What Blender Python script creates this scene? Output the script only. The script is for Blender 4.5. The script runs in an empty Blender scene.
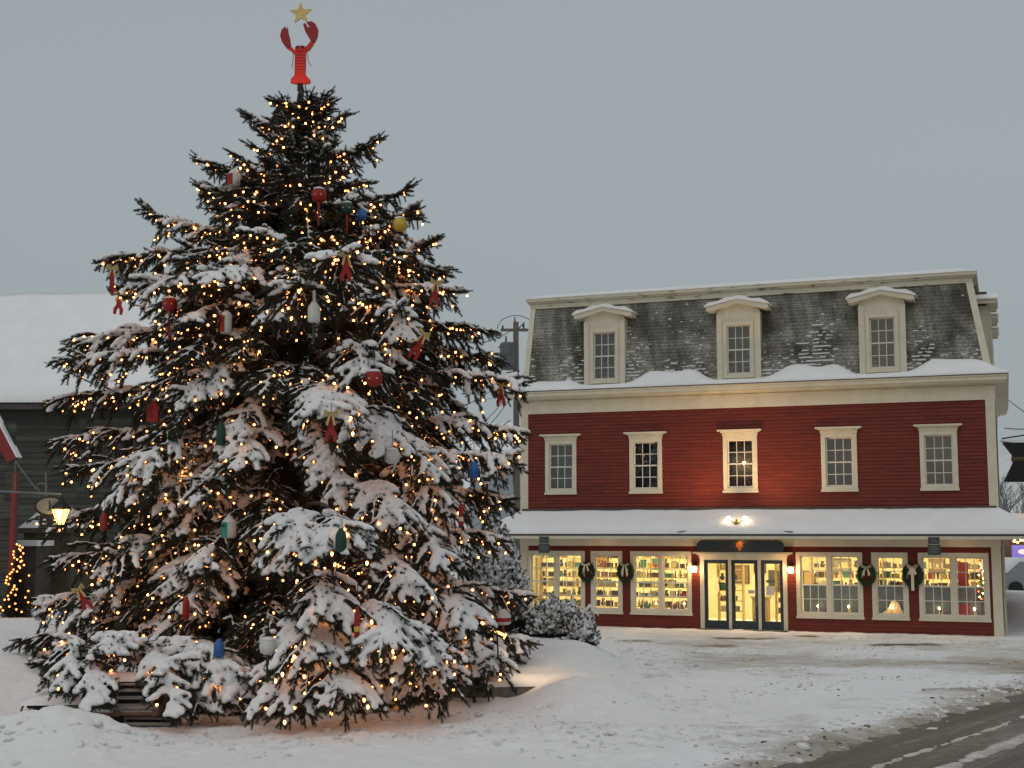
import bpy, math, random
import numpy as np
from mathutils import Vector, Matrix
from mathutils.bvhtree import BVHTree
random.seed(7); rng = np.random.default_rng(11)
PI = math.pi; R = math.radians
col = bpy.context.scene.collection
scene = bpy.context.scene

# ------------------------------------------------------------------ camera
F = 1330.0; TH = R(6.35); H = 2.9
cam_d = bpy.data.cameras.new('camera'); cam = bpy.data.objects.new('camera', cam_d); col.objects.link(cam)
cam.location = (0, 0, H); cam.rotation_euler = (PI/2 + TH, 0, 0)
cam_d.sensor_width = 36; cam_d.lens = F/1024*36; cam_d.clip_end = 3000; cam_d.clip_start = .1
scene.camera = cam

def ray(u, v):
    a = (u-512)/F; b = (384-v)/F
    return Vector((a, math.cos(TH)-b*math.sin(TH), math.sin(TH)+b*math.cos(TH)))
def at(u, v, Y):
    d = ray(u, v); t = Y/d.y
    return Vector((d.x*t, Y, H+d.z*t))
def gnd(u, v, z=0):
    d = ray(u, v); t = (z-H)/d.z
    return Vector((d.x*t, d.y*t, z))

# ------------------------------------------------------------------ helpers
def tag(o, label=None, cat=None, group=None, kind=None):
    if label: o['label'] = label
    if cat: o['category'] = cat
    if group: o['group'] = group
    if kind: o['kind'] = kind
    return o
def empty(name, loc=(0, 0, 0), rz=0):
    o = bpy.data.objects.new(name, None); col.objects.link(o)
    o.location = loc; o.rotation_euler = (0, 0, rz); o.empty_display_size = .2
    return o
def children(o): return list(o.children)
def copy_tree(o, parent=None, loc=None, rz=None):
    c = o.copy(); col.objects.link(c); c.parent = parent
    if loc is not None: c.location = loc
    if rz is not None: c.rotation_euler = (0, 0, rz)
    for ch in children(o): copy_tree(ch, c)
    return c

class MB:
    def __init__(s): s.v = []; s.f = []
    def add(s, vs, fs):
        n = len(s.v); s.v += [tuple(v) for v in vs]; s.f += [tuple(i+n for i in f) for f in fs]; return s
    def box(s, x0, x1, y0, y1, z0, z1):
        return s.add([(x0,y0,z0),(x1,y0,z0),(x1,y1,z0),(x0,y1,z0),(x0,y0,z1),(x1,y0,z1),(x1,y1,z1),(x0,y1,z1)],
              [(0,3,2,1),(4,5,6,7),(0,1,5,4),(1,2,6,5),(2,3,7,6),(3,0,4,7)])
    def tube(s, pts, r, n=6, cap=True):
        pts = [Vector(p) for p in pts]
        rs = r if isinstance(r, (list, tuple)) else [r]*len(pts)
        vs = []; fs = []
        for i, p in enumerate(pts):
            t = (pts[min(i+1, len(pts)-1)]-pts[max(i-1, 0)]).normalized()
            a = Vector((0, 0, 1)) if abs(t.z) < .9 else Vector((1, 0, 0))
            s1 = t.cross(a).normalized(); s2 = t.cross(s1)
            for k in range(n):
                an = 2*PI*k/n; vs.append(p+(s1*math.cos(an)+s2*math.sin(an))*rs[i])
        for i in range(len(pts)-1):
            for k in range(n):
                k2 = (k+1) % n; fs.append((i*n+k, i*n+k2, (i+1)*n+k2, (i+1)*n+k))
        if cap: fs += [tuple(range(n))[::-1], tuple((len(pts)-1)*n+k for k in range(n))]
        return s.add(vs, fs)
    def lathe(s, prof, c=(0, 0, 0), n=14):
        vs = []; fs = []
        for r, z in prof:
            for k in range(n):
                a = 2*PI*k/n; vs.append((c[0]+r*math.cos(a), c[1]+r*math.sin(a), c[2]+z))
        for i in range(len(prof)-1):
            for k in range(n):
                k2 = (k+1) % n; fs.append((i*n+k, i*n+k2, (i+1)*n+k2, (i+1)*n+k))
        fs += [tuple(range(n))[::-1], tuple((len(prof)-1)*n+k for k in range(n))]
        return s.add(vs, fs)
    def prism(s, poly, y0, y1):      # polygon in xz extruded along y
        n = len(poly)
        vs = [(x, y0, z) for x, z in poly]+[(x, y1, z) for x, z in poly]
        fs = [tuple(range(n)), tuple(range(2*n-1, n-1, -1))]+[(i, n+i, n+(i+1) % n, (i+1) % n) for i in range(n)]
        return s.add(vs, fs)
    def ball(s, c, r, n=8, m=6, sc=(1, 1, 1)):
        vs = []; fs = []
        for i in range(m+1):
            th = PI*i/m
            for k in range(n):
                a = 2*PI*k/n
                vs.append((c[0]+r*sc[0]*math.sin(th)*math.cos(a), c[1]+r*sc[1]*math.sin(th)*math.sin(a), c[2]+r*sc[2]*math.cos(th)))
        for i in range(m):
            for k in range(n): fs.append((i*n+k, i*n+(k+1) % n, (i+1)*n+(k+1) % n, (i+1)*n+k))
        return s.add(vs, fs)
    def build(s, name, m=None, parent=None, smooth=False, loc=None):
        me = bpy.data.meshes.new(name); me.from_pydata(s.v, [], s.f); me.update()
        o = bpy.data.objects.new(name, me); col.objects.link(o)
        if m: me.materials.append(m)
        if parent: o.parent = parent
        if loc: o.location = loc
        if smooth: me.polygons.foreach_set('use_smooth', [True]*len(me.polygons))
        import bmesh
        bm = bmesh.new(); bm.from_mesh(me); bmesh.ops.recalc_face_normals(bm, faces=bm.faces); bm.to_mesh(me); bm.free()
        return o

def np_mesh(name, V, Fc, m, parent=None, smooth=False):      # triangles or quads as an array
    me = bpy.data.meshes.new(name); k = Fc.shape[1]
    me.vertices.add(len(V)); me.vertices.foreach_set('co', V.astype(np.float32).ravel())
    me.loops.add(Fc.size); me.loops.foreach_set('vertex_index', Fc.astype(np.int32).ravel())
    me.polygons.add(len(Fc)); me.polygons.foreach_set('loop_start', np.arange(0, Fc.size, k, dtype=np.int32))
    me.polygons.foreach_set('loop_total', np.full(len(Fc), k, dtype=np.int32))
    if smooth: me.polygons.foreach_set('use_smooth', np.ones(len(Fc), dtype=bool))
    me.update(calc_edges=True)
    o = bpy.data.objects.new(name, me); col.objects.link(o)
    if m: me.materials.append(m)
    if parent: o.parent = parent
    return o

# ------------------------------------------------------------------ materials
def N(nt, t, **k):
    n = nt.nodes.new(t)
    for a, b in k.items():
        if a.startswith('i_'): n.inputs[a[2:].replace('_', ' ')].default_value = b
        else: setattr(n, a, b)
    return n
def rgba(c): return (c[0], c[1], c[2], 1)
def mat(name, c, rough=.7, c2=None, scale=4, bump=0, bscale=30, metal=0, spec=.4, emit=None, es=0, lo=.35, hi=.65, stretch=None):
    m = bpy.data.materials.new(name); m.use_nodes = True; nt = m.node_tree; b = nt.nodes['Principled BSDF']
    b.inputs['Base Color'].default_value = rgba(c); b.inputs['Roughness'].default_value = rough
    b.inputs['Metallic'].default_value = metal; b.inputs['Specular IOR Level'].default_value = spec
    tc = N(nt, 'ShaderNodeTexCoord'); mp = N(nt, 'ShaderNodeMapping'); nt.links.new(tc.outputs['Object'], mp.inputs[0])
    if stretch: mp.inputs['Scale'].default_value = stretch
    if c2:
        no = N(nt, 'ShaderNodeTexNoise', i_Scale=scale, i_Detail=6.0, i_Roughness=.65); nt.links.new(mp.outputs[0], no.inputs['Vector'])
        cr = N(nt, 'ShaderNodeValToRGB'); cr.color_ramp.elements[0].position = lo; cr.color_ramp.elements[1].position = hi
        cr.color_ramp.elements[0].color = rgba(c); cr.color_ramp.elements[1].color = rgba(c2)
        nt.links.new(no.outputs['Fac'], cr.inputs[0]); nt.links.new(cr.outputs[0], b.inputs['Base Color'])
    if bump:
        n2 = N(nt, 'ShaderNodeTexNoise', i_Scale=bscale, i_Detail=5.0); nt.links.new(mp.outputs[0], n2.inputs['Vector'])
        bp = N(nt, 'ShaderNodeBump', i_Strength=bump, i_Distance=.02); nt.links.new(n2.outputs['Fac'], bp.inputs['Height'])
        nt.links.new(bp.outputs[0], b.inputs['Normal'])
    if emit: b.inputs['Emission Color'].default_value = rgba(emit); b.inputs['Emission Strength'].default_value = es
    return m
M = {}
M['snow'] = mat('snow', (.79, .787, .785), .75, c2=(.85, .845, .84), scale=1.5, bump=.35, bscale=9, spec=.2)
M['tree_snow'] = mat('tree_snow', (.74, .735, .73), .85, c2=(.84, .835, .83), scale=9, bump=.9, bscale=26, spec=.12)
M['needles'] = mat('needles', (.024, .025, .016), .85, c2=(.056, .054, .037), scale=3, spec=.15)
M['bark'] = mat('bark', (.06, .045, .035), .9, c2=(.11, .085, .065), scale=12, bump=.6)
M['red_clap'] = mat('red_clapboard', (.175, .027, .015), .62, c2=(.135, .020, .012), scale=1.3, bump=.15, stretch=(1, 1, 4), spec=.3)
M['cream'] = mat('cream_paint', (.69, .64, .50), .55, c2=(.60, .55, .42), scale=2.5, bump=.08, spec=.3)
M['cream_worn'] = mat('weathered_cream_paint', (.58, .53, .41), .75, c2=(.10, .085, .07), scale=2.2, lo=.56, hi=.66, bump=.3, stretch=(1, 1, 5), spec=.2)
M['sash'] = mat('sash_paint', (.66, .64, .56), .5, spec=.3)
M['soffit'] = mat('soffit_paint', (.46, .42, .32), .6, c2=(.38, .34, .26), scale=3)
M['dark'] = mat('dark_trim', (.05, .045, .04), .6, c2=(.09, .07, .06), scale=5)
M['door'] = mat('door_paint', (.028, .045, .062), .4, c2=(.04, .055, .07), scale=3)
M['black'] = mat('black_metal', (.012, .012, .012), .5, metal=.2)
M['steel'] = mat('grey_metal', (.16, .17, .18), .5, c2=(.10, .11, .115), scale=6, metal=.3)
M['pole'] = mat('pole_wood', (.13, .115, .095), .85, c2=(.20, .18, .155), scale=7, stretch=(4, 4, .5), bump=.4)
M['brass'] = mat('brass', (.45, .30, .08), .35, metal=.9)
M['gold'] = mat('gold_paint', (.62, .42, .12), .45, c2=(.75, .55, .2), scale=9)
M['red'] = mat('red_paint', (.33, .014, .010), .6, c2=(.24, .012, .009), scale=9)
M['red_dark'] = mat('weathered_red_paint', (.27, .03, .022), .6, c2=(.2, .025, .02), scale=9)
M['white'] = mat('white_paint', (.62, .61, .57), .5, c2=(.5, .49, .46), scale=9)
M['green'] = mat('green_paint', (.008, .04, .026), .6, c2=(.012, .06, .04), scale=9)
M['teal'] = mat('teal_paint', (.02, .25, .17), .5)
M['blue'] = mat('blue_paint', (.02, .10, .32), .5, c2=(.03, .13, .36), scale=9)
M['yellow'] = mat('yellow_paint', (.60, .42, .04), .5, c2=(.5, .36, .05), scale=9)
M['ribbon'] = mat('gold_ribbon', (.50, .40, .16), .5)
M['creamribbon'] = mat('cream_ribbon', (.70, .60, .42), .5)
M['wreath'] = mat('wreath_green', (.02, .045, .02), .8, c2=(.05, .085, .035), scale=12)
M['lath'] = mat('weathered_lath', (.15, .13, .11), .85, c2=(.25, .22, .19), scale=8, stretch=(.5, 4, 4))
M['railwood'] = mat('brown_wood', (.13, .06, .04), .8, c2=(.2, .11, .08), scale=9)
M['granite'] = mat('granite_kerb', (.11, .095, .08), .85, c2=(.18, .155, .135), scale=16, bump=.5)
M['barn'] = mat('weathered_barn_board', (.055, .057, .048), .9, c2=(.095, .095, .08), scale=2.5, stretch=(.4, .4, 6), bump=.3)
M['farwall'] = mat('pale_house_wall', (.36, .40, .43), .8, c2=(.32, .36, .39), scale=1)
M['bulb'] = mat('bulb_glow', (1, .6, .3), .5, emit=(1, .34, .085), es=15)
M['warmlamp'] = mat('lamp_glow', (1, .8, .5), .5, emit=(1, .62, .25), es=30)
M['whitelamp'] = mat('spot_lens_glow', (1, .9, .7), .5, emit=(1, .74, .42), es=14)
M['yellamp'] = mat('lantern_glow', (1, .8, .4), .5, emit=(1, .52, .11), es=4.5)
M['faded'] = mat('faded_lettering', (.15, .17, .16), .7)
M['flame'] = mat('candle_bulb_glow', (1, .7, .3), .5, emit=(1, .55, .2), es=30)
M['redglow'] = mat('red_bulb_glow', (1, .2, .1), .5, emit=(1, .12, .05), es=6)
M['shopwall'] = mat('shop_wall', (.70, .62, .38), .8, c2=(.6, .52, .32), scale=2)
M['shopfloor'] = mat('shop_floor', (.22, .15, .09), .6, c2=(.30, .21, .13), scale=3)
M['shelfwood'] = mat('shelf_wood', (.46, .33, .15), .6, c2=(.56, .42, .2), scale=5)
M['slate_panel'] = mat('display_panel', (.07, .105, .17), .7, c2=(.11, .15, .22), scale=5)
M['darkroom'] = mat('dim_room_wall', (.16, .165, .18), .9, c2=(.30, .30, .31), scale=1.2)
M['fixture'] = mat('ceiling_fixture_glow', (1, .9, .6), .5, emit=(1, .80, .42), es=6)
goodcols = [(.5, .36, .1), (.4, .38, .3), (.3, .05, .04), (.2, .13, .07), (.07, .2, .17), (.08, .1, .2), (.6, .52, .3), (.3, .16, .06), (.06, .07, .06), (.65, .58, .4), (.4, .27, .12), (.1, .08, .06), (.22, .2, .15), (.5, .42, .22)]
GM = [mat('goods_paint', c, .5) for c in goodcols]

def glass_mat(name, refl, tint=(1, 1, 1)):
    m = bpy.data.materials.new(name); m.use_nodes = True; nt = m.node_tree; nt.nodes.clear()
    out = N(nt, 'ShaderNodeOutputMaterial'); mx = N(nt, 'ShaderNodeMixShader'); tr = N(nt, 'ShaderNodeBsdfTransparent'); gl = N(nt, 'ShaderNodeBsdfGlossy', i_Roughness=.03)
    tr.inputs[0].default_value = rgba(tint)
    fr = N(nt, 'ShaderNodeFresnel', i_IOR=1.5); ad = N(nt, 'ShaderNodeMath', operation='MULTIPLY_ADD'); ad.inputs[1].default_value = 1.0; ad.inputs[2].default_value = refl; ad.use_clamp = True
    nt.links.new(fr.outputs[0], ad.inputs[0]); nt.links.new(ad.outputs[0], mx.inputs[0]); nt.links.new(tr.outputs[0], mx.inputs[1]); nt.links.new(gl.outputs[0], mx.inputs[2]); nt.links.new(mx.outputs[0], out.inputs[0])
    no = N(nt, 'ShaderNodeTexNoise', i_Scale=1.4); bp = N(nt, 'ShaderNodeBump', i_Strength=.25, i_Distance=.03)
    nt.links.new(no.outputs['Fac'], bp.inputs['Height']); nt.links.new(bp.outputs[0], gl.inputs['Normal'])
    return m
M['glass'] = glass_mat('window_glass', .09, (.6, .66, .72))
M['shopglass'] = glass_mat('shop_glass', .03, (.96, .97, .96))

def shingle_mat():
    m = bpy.data.materials.new('weathered_shingles'); m.use_nodes = True; nt = m.node_tree; b = nt.nodes['Principled BSDF']; L = nt.links.new
    b.inputs['Roughness'].default_value = .9; b.inputs['Specular IOR Level'].default_value = .15
    tc = N(nt, 'ShaderNodeTexCoord'); sp = N(nt, 'ShaderNodeSeparateXYZ'); L(tc.outputs['Object'], sp.inputs[0])
    ad = N(nt, 'ShaderNodeMath', operation='ADD'); L(sp.outputs[0], ad.inputs[0]); L(sp.outputs[1], ad.inputs[1])
    cb = N(nt, 'ShaderNodeCombineXYZ'); L(ad.outputs[0], cb.inputs[0]); L(sp.outputs[2], cb.inputs[1])
    br = N(nt, 'ShaderNodeTexBrick'); L(cb.outputs[0], br.inputs['Vector'])
    br.inputs['Scale'].default_value = 1.0; br.inputs['Brick Width'].default_value = .16; br.inputs['Row Height'].default_value = .11
    br.inputs['Mortar Size'].default_value = .007; br.inputs['Color1'].default_value = (.40, .385, .35, 1); br.inputs['Color2'].default_value = (.30, .29, .26, 1); br.inputs['Mortar'].default_value = (.14, .135, .12, 1)
    no = N(nt, 'ShaderNodeTexNoise', i_Scale=.9, i_Detail=5.0); L(cb.outputs[0], no.inputs['Vector'])
    rp = N(nt, 'ShaderNodeValToRGB'); rp.color_ramp.elements[0].position = .35; rp.color_ramp.elements[0].color = (.34, .32, .29, 1); rp.color_ramp.elements[1].position = .65; rp.color_ramp.elements[1].color = (1.15, 1.15, 1.12, 1); L(no.outputs['Fac'], rp.inputs[0])
    mu0 = N(nt, 'ShaderNodeMix', data_type='RGBA', blend_type='MULTIPLY'); mu0.inputs[0].default_value = 1; L(br.outputs['Color'], mu0.inputs[6]); L(rp.outputs[0], mu0.inputs[7])
    mps = N(nt, 'ShaderNodeMapping'); mps.inputs['Scale'].default_value = (2.2, .28, 1); L(cb.outputs[0], mps.inputs[0]); ns = N(nt, 'ShaderNodeTexNoise', i_Scale=1.0, i_Detail=6.0, i_Roughness=.7); L(mps.outputs[0], ns.inputs['Vector'])
    rs = N(nt, 'ShaderNodeValToRGB'); rs.color_ramp.elements[0].position = .38; rs.color_ramp.elements[0].color = (.42, .42, .39, 1); rs.color_ramp.elements[1].position = .56; rs.color_ramp.elements[1].color = (1, 1, 1, 1); L(ns.outputs['Fac'], rs.inputs[0])
    mu = N(nt, 'ShaderNodeMix', data_type='RGBA', blend_type='MULTIPLY'); mu.inputs[0].default_value = .85; L(mu0.outputs[2], mu.inputs[6]); L(rs.outputs[0], mu.inputs[7])
    # snow caught on the butts of the courses, in patches of broken dashes
    ph = N(nt, 'ShaderNodeMath', operation='MULTIPLY'); ph.inputs[1].default_value = 1/.11; L(sp.outputs[2], ph.inputs[0])
    fr = N(nt, 'ShaderNodeMath', operation='FRACT'); L(ph.outputs[0], fr.inputs[0])
    st = N(nt, 'ShaderNodeMath', operation='LESS_THAN'); st.inputs[1].default_value = .42; L(fr.outputs[0], st.inputs[0])
    mp = N(nt, 'ShaderNodeMapping'); mp.inputs['Scale'].default_value = (1.0, 1.0, 0.45); mp.inputs['Location'].default_value = (3.3, 0, 1.2); L(tc.outputs['Object'], mp.inputs[0])
    n1 = N(nt, 'ShaderNodeTexNoise', i_Scale=.85, i_Detail=2.0); L(mp.outputs[0], n1.inputs['Vector'])
    mp2 = N(nt, 'ShaderNodeMapping'); mp2.inputs['Scale'].default_value = (5.5, 5.5, 11); L(tc.outputs['Object'], mp2.inputs[0])
    n2 = N(nt, 'ShaderNodeTexNoise', i_Scale=1.0, i_Detail=1.0); L(mp2.outputs[0], n2.inputs['Vector'])
    zf = N(nt, 'ShaderNodeMapRange'); zf.inputs[1].default_value = 7.5; zf.inputs[2].default_value = 9.5; zf.inputs[3].default_value = .19; zf.inputs[4].default_value = -.14; L(sp.outputs[2], zf.inputs[0])
    s1 = N(nt, 'ShaderNodeMath', operation='ADD'); L(n1.outputs['Fac'], s1.inputs[0]); L(n2.outputs['Fac'], s1.inputs[1])
    s2 = N(nt, 'ShaderNodeMath', operation='ADD'); L(s1.outputs[0], s2.inputs[0]); L(zf.outputs[0], s2.inputs[1])
    g = N(nt, 'ShaderNodeMath', operation='GREATER_THAN'); g.inputs[1].default_value = 1.15; L(s2.outputs[0], g.inputs[0])
    mm = N(nt, 'ShaderNodeMath', operation='MULTIPLY'); L(g.outputs[0], mm.inputs[0]); L(st.outputs[0], mm.inputs[1])
    m3 = N(nt, 'ShaderNodeMix', data_type='RGBA'); L(mm.outputs[0], m3.inputs[0]); L(mu.outputs[2], m3.inputs[6]); m3.inputs[7].default_value = (.72, .72, .72, 1)
    L(m3.outputs[2], b.inputs['Base Color'])
    return m
M['shingle'] = shingle_mat()
def plank_tone(m, w_, h_, lo_):
    nt = m.node_tree; L = nt.links.new; b = nt.nodes['Principled BSDF']; src = b.inputs['Base Color'].links[0].from_socket
    tc = N(nt, 'ShaderNodeTexCoord'); sp = N(nt, 'ShaderNodeSeparateXYZ'); L(tc.outputs['Object'], sp.inputs[0]); ad = N(nt, 'ShaderNodeMath', operation='ADD'); L(sp.outputs[0], ad.inputs[0]); L(sp.outputs[1], ad.inputs[1])
    cb = N(nt, 'ShaderNodeCombineXYZ'); L(ad.outputs[0], cb.inputs[0]); L(sp.outputs[2], cb.inputs[1]); br = N(nt, 'ShaderNodeTexBrick'); br.offset = .37; br.offset_frequency = 3; L(cb.outputs[0], br.inputs['Vector'])
    br.inputs['Scale'].default_value = 1; br.inputs['Brick Width'].default_value = w_; br.inputs['Row Height'].default_value = h_; br.inputs['Mortar Size'].default_value = .006
    br.inputs['Color1'].default_value = (1.12, 1.12, 1.12, 1); br.inputs['Color2'].default_value = (lo_, lo_, lo_, 1); br.inputs['Mortar'].default_value = (.68, .68, .68, 1)
    mu = N(nt, 'ShaderNodeMix', data_type='RGBA', blend_type='MULTIPLY'); mu.inputs[0].default_value = 1; L(src, mu.inputs[6]); L(br.outputs['Color'], mu.inputs[7]); L(mu.outputs[2], b.inputs['Base Color'])
plank_tone(M['red_clap'], .62, .105, .88); plank_tone(M['barn'], 2.4, .18, .6)

def ground_mat(name, road=False):
    m = bpy.data.materials.new(name); m.use_nodes = True; nt = m.node_tree; b = nt.nodes['Principled BSDF']; L = nt.links.new
    b.inputs['Roughness'].default_value = .8 if not road else .5; b.inputs['Specular IOR Level'].default_value = .2
    tc = N(nt, 'ShaderNodeTexCoord')
    if not road:
        at_ = N(nt, 'ShaderNodeAttribute', attribute_name='dirt')
        mp = N(nt, 'ShaderNodeMapping'); mp.inputs['Rotation'].default_value = (0, 0, R(10)); mp.inputs['Scale'].default_value = (1, 2.6, 1); L(tc.outputs['Object'], mp.inputs[0])
        n1 = N(nt, 'ShaderNodeTexNoise', i_Scale=.9, i_Detail=10.0, i_Roughness=.78); L(mp.outputs[0], n1.inputs['Vector'])
        n2 = N(nt, 'ShaderNodeTexNoise', i_Scale=5.5, i_Detail=5.0, i_Roughness=.7); L(mp.outputs[0], n2.inputs['Vector'])
        a = N(nt, 'ShaderNodeMath', operation='MULTIPLY_ADD'); L(n1.outputs['Fac'], a.inputs[0]); a.inputs[1].default_value = 1.0; L(at_.outputs['Fac'], a.inputs[2])
        a2 = N(nt, 'ShaderNodeMath', operation='MULTIPLY_ADD'); L(n2.outputs['Fac'], a2.inputs[0]); a2.inputs[1].default_value = .45; L(a.outputs[0], a2.inputs[2])
        cr = N(nt, 'ShaderNodeValToRGB'); e = cr.color_ramp.elements; e[0].position = .0; e[1].position = 1.0
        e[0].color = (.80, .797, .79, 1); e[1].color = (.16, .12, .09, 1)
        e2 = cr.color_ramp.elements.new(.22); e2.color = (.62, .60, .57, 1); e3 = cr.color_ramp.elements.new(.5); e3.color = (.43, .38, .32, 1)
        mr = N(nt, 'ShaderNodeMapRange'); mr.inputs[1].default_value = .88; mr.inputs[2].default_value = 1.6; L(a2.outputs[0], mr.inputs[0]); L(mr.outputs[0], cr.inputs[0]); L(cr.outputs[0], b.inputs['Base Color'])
        n3 = N(nt, 'ShaderNodeTexNoise', i_Scale=7.0, i_Detail=6.0, i_Roughness=.6); L(tc.outputs['Object'], n3.inputs['Vector'])
        bp = N(nt, 'ShaderNodeBump', i_Strength=.6, i_Distance=.07); L(n3.outputs['Fac'], bp.inputs['Height'])
        bp2 = N(nt, 'ShaderNodeBump', i_Strength=.4, i_Distance=-.05); L(mr.outputs[0], bp2.inputs['Height']); L(bp.outputs[0], bp2.inputs['Normal']); L(bp2.outputs[0], b.inputs['Normal'])
    else:
        mp = N(nt, 'ShaderNodeMapping'); mp.inputs['Rotation'].default_value = (0, 0, -math.atan2(.783, .622)); mp.vector_type = 'POINT'; L(tc.outputs['Object'], mp.inputs[0])
        mp2 = N(nt, 'ShaderNodeMapping'); mp2.inputs['Scale'].default_value = (.12, 2.2, 1); L(mp.outputs[0], mp2.inputs[0])
        n1 = N(nt, 'ShaderNodeTexNoise', i_Scale=1.0, i_Detail=9.0, i_Roughness=.7); L(mp2.outputs[0], n1.inputs['Vector'])
        n2 = N(nt, 'ShaderNodeTexNoise', i_Scale=7.0, i_Detail=6.0); L(tc.outputs['Object'], n2.inputs['Vector'])
        a = N(nt, 'ShaderNodeMath', operation='MULTIPLY_ADD'); L(n2.outputs['Fac'], a.inputs[0]); a.inputs[1].default_value = .3; L(n1.outputs['Fac'], a.inputs[2])
        cr = N(nt, 'ShaderNodeValToRGB'); e = cr.color_ramp.elements; e[0].position = .45; e[0].color = (.075, .063, .046, 1); e[1].position = .93; e[1].color = (.40, .38, .35, 1)
        e2 = cr.color_ramp.elements.new(.7); e2.color = (.14, .12, .092, 1)
        L(a.outputs[0], cr.inputs[0]); L(cr.outputs[0], b.inputs['Base Color'])
        bp = N(nt, 'ShaderNodeBump', i_Strength=.5, i_Distance=.03); L(a.outputs[0], bp.inputs['Height']); L(bp.outputs[0], b.inputs['Normal'])
    return m
M['ground'] = ground_mat('trodden_snow'); M['road'] = ground_mat('wet_slush_road', True)

# ------------------------------------------------------------------ world and sun
w = bpy.data.worlds.new('World'); scene.world = w; w.use_nodes = True; nt = w.node_tree; nt.nodes.clear(); L = nt.links.new
out = N(nt, 'ShaderNodeOutputWorld'); bg = N(nt, 'ShaderNodeBackground'); L(bg.outputs[0], out.inputs[0])
sky = N(nt, 'ShaderNodeTexSky'); sky.sky_type = 'NISHITA'; sky.sun_disc = False; sky.sun_elevation = R(12); sky.sun_rotation = R(200); sky.air_density = 1; sky.dust_density = 3
tc = N(nt, 'ShaderNodeTexCoord'); sp = N(nt, 'ShaderNodeSeparateXYZ'); L(tc.outputs['Generated'], sp.inputs[0])
cr = N(nt, 'ShaderNodeValToRGB'); L(sp.outputs[2], cr.inputs[0]); e = cr.color_ramp.elements      # even overcast, a little brighter overhead
SK = 10.0
def skc(c): return (c[0]*SK, c[1]*SK, c[2]*SK, 1)
e[0].position = .0; e[0].color = skc((.315, .355, .375)); e[1].position = 1; e[1].color = skc((.50, .535, .565))
for p, c in ((.12, (.335, .378, .395)), (.26, (.352, .393, .412)), (.40, (.35, .386, .412))):
    q = e.new(p); q.color = skc(c)
no = N(nt, 'ShaderNodeTexNoise', i_Scale=1.3, i_Detail=3.0); L(tc.outputs['Generated'], no.inputs['Vector'])
mr = N(nt, 'ShaderNodeMapRange'); mr.inputs[3].default_value = .95; mr.inputs[4].default_value = 1.05; L(no.outputs['Fac'], mr.inputs[0])
mu = N(nt, 'ShaderNodeMix', data_type='RGBA', blend_type='MULTIPLY'); mu.inputs[0].default_value = 1; L(cr.outputs[0], mu.inputs[6]); L(mr.outputs[0], mu.inputs[7])
mx = N(nt, 'ShaderNodeMix', data_type='RGBA'); mx.inputs[0].default_value = .96; L(sky.outputs[0], mx.inputs[6]); L(mu.outputs[2], mx.inputs[7]); L(mx.outputs[2], bg.inputs[0])
bg.inputs[1].default_value = .1
sd = bpy.data.lights.new('sun', 'SUN'); sd.energy = .5; sd.angle = R(60); sd.color = (1, .97, .93)
so = bpy.data.objects.new('sun', sd); col.objects.link(so)
so.rotation_euler = (R(40), 0, R(-20))
vs = scene.view_settings; vs.view_transform = 'Standard'; vs.look = 'None'; vs.exposure = 0; vs.gamma = 1; vs.use_curve_mapping = False

def light(kind, name, loc, energy, color, parent=None, size=.1, rot=None, spot=None):
    d = bpy.data.lights.new(name, kind); d.energy = energy; d.color = color
    if kind == 'AREA': d.size = size
    else: d.shadow_soft_size = size
    if spot: d.spot_size = spot; d.spot_blend = 1.0
    o = bpy.data.objects.new(name, d); col.objects.link(o); o.location = loc
    if rot: o.rotation_euler = rot
    if parent: o.parent = parent
    return o
def aim(o, target):
    o.rotation_euler = (Vector(target)-o.location).to_track_quat('-Z', 'Y').to_euler()

# ------------------------------------------------------------------ ground
def vnoise(x, y, s, seed=0):
    x = np.asarray(x, float)*s+seed*17.3; y = np.asarray(y, float)*s+seed*9.1
    xi = np.floor(x).astype(np.int64); yi = np.floor(y).astype(np.int64); fx = x-xi; fy = y-yi
    fx = fx*fx*(3-2*fx); fy = fy*fy*(3-2*fy)
    def h(a, b):
        n = (a*374761393+b*668265263+seed*1013) & 0x7fffffff
        n = ((n ^ (n >> 13))*1274126177) & 0x7fffffff
        return ((n ^ (n >> 16)) & 0xffff)/65535.0
    return (h(xi, yi)*(1-fx)+h(xi+1, yi)*fx)*(1-fy)+(h(xi, yi+1)*(1-fx)+h(xi+1, yi+1)*fx)*fy
def fbm(x, y, s, seed=0, o=4):
    t = 0; a = .5
    for i in range(o): t = t+a*vnoise(x, y, s*2**i, seed+i); a *= .5
    return t/(1-.5**o)
def ss(a, b, x):
    t = np.clip((np.asarray(x, float)-a)/(b-a), 0, 1); return t*t*(3-2*t)
TX, TY = -4.1, 25.0
def road_d(x, y): return (np.asarray(x, float)-3.31)*.783-(np.asarray(y, float)-16.87)*.622
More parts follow.
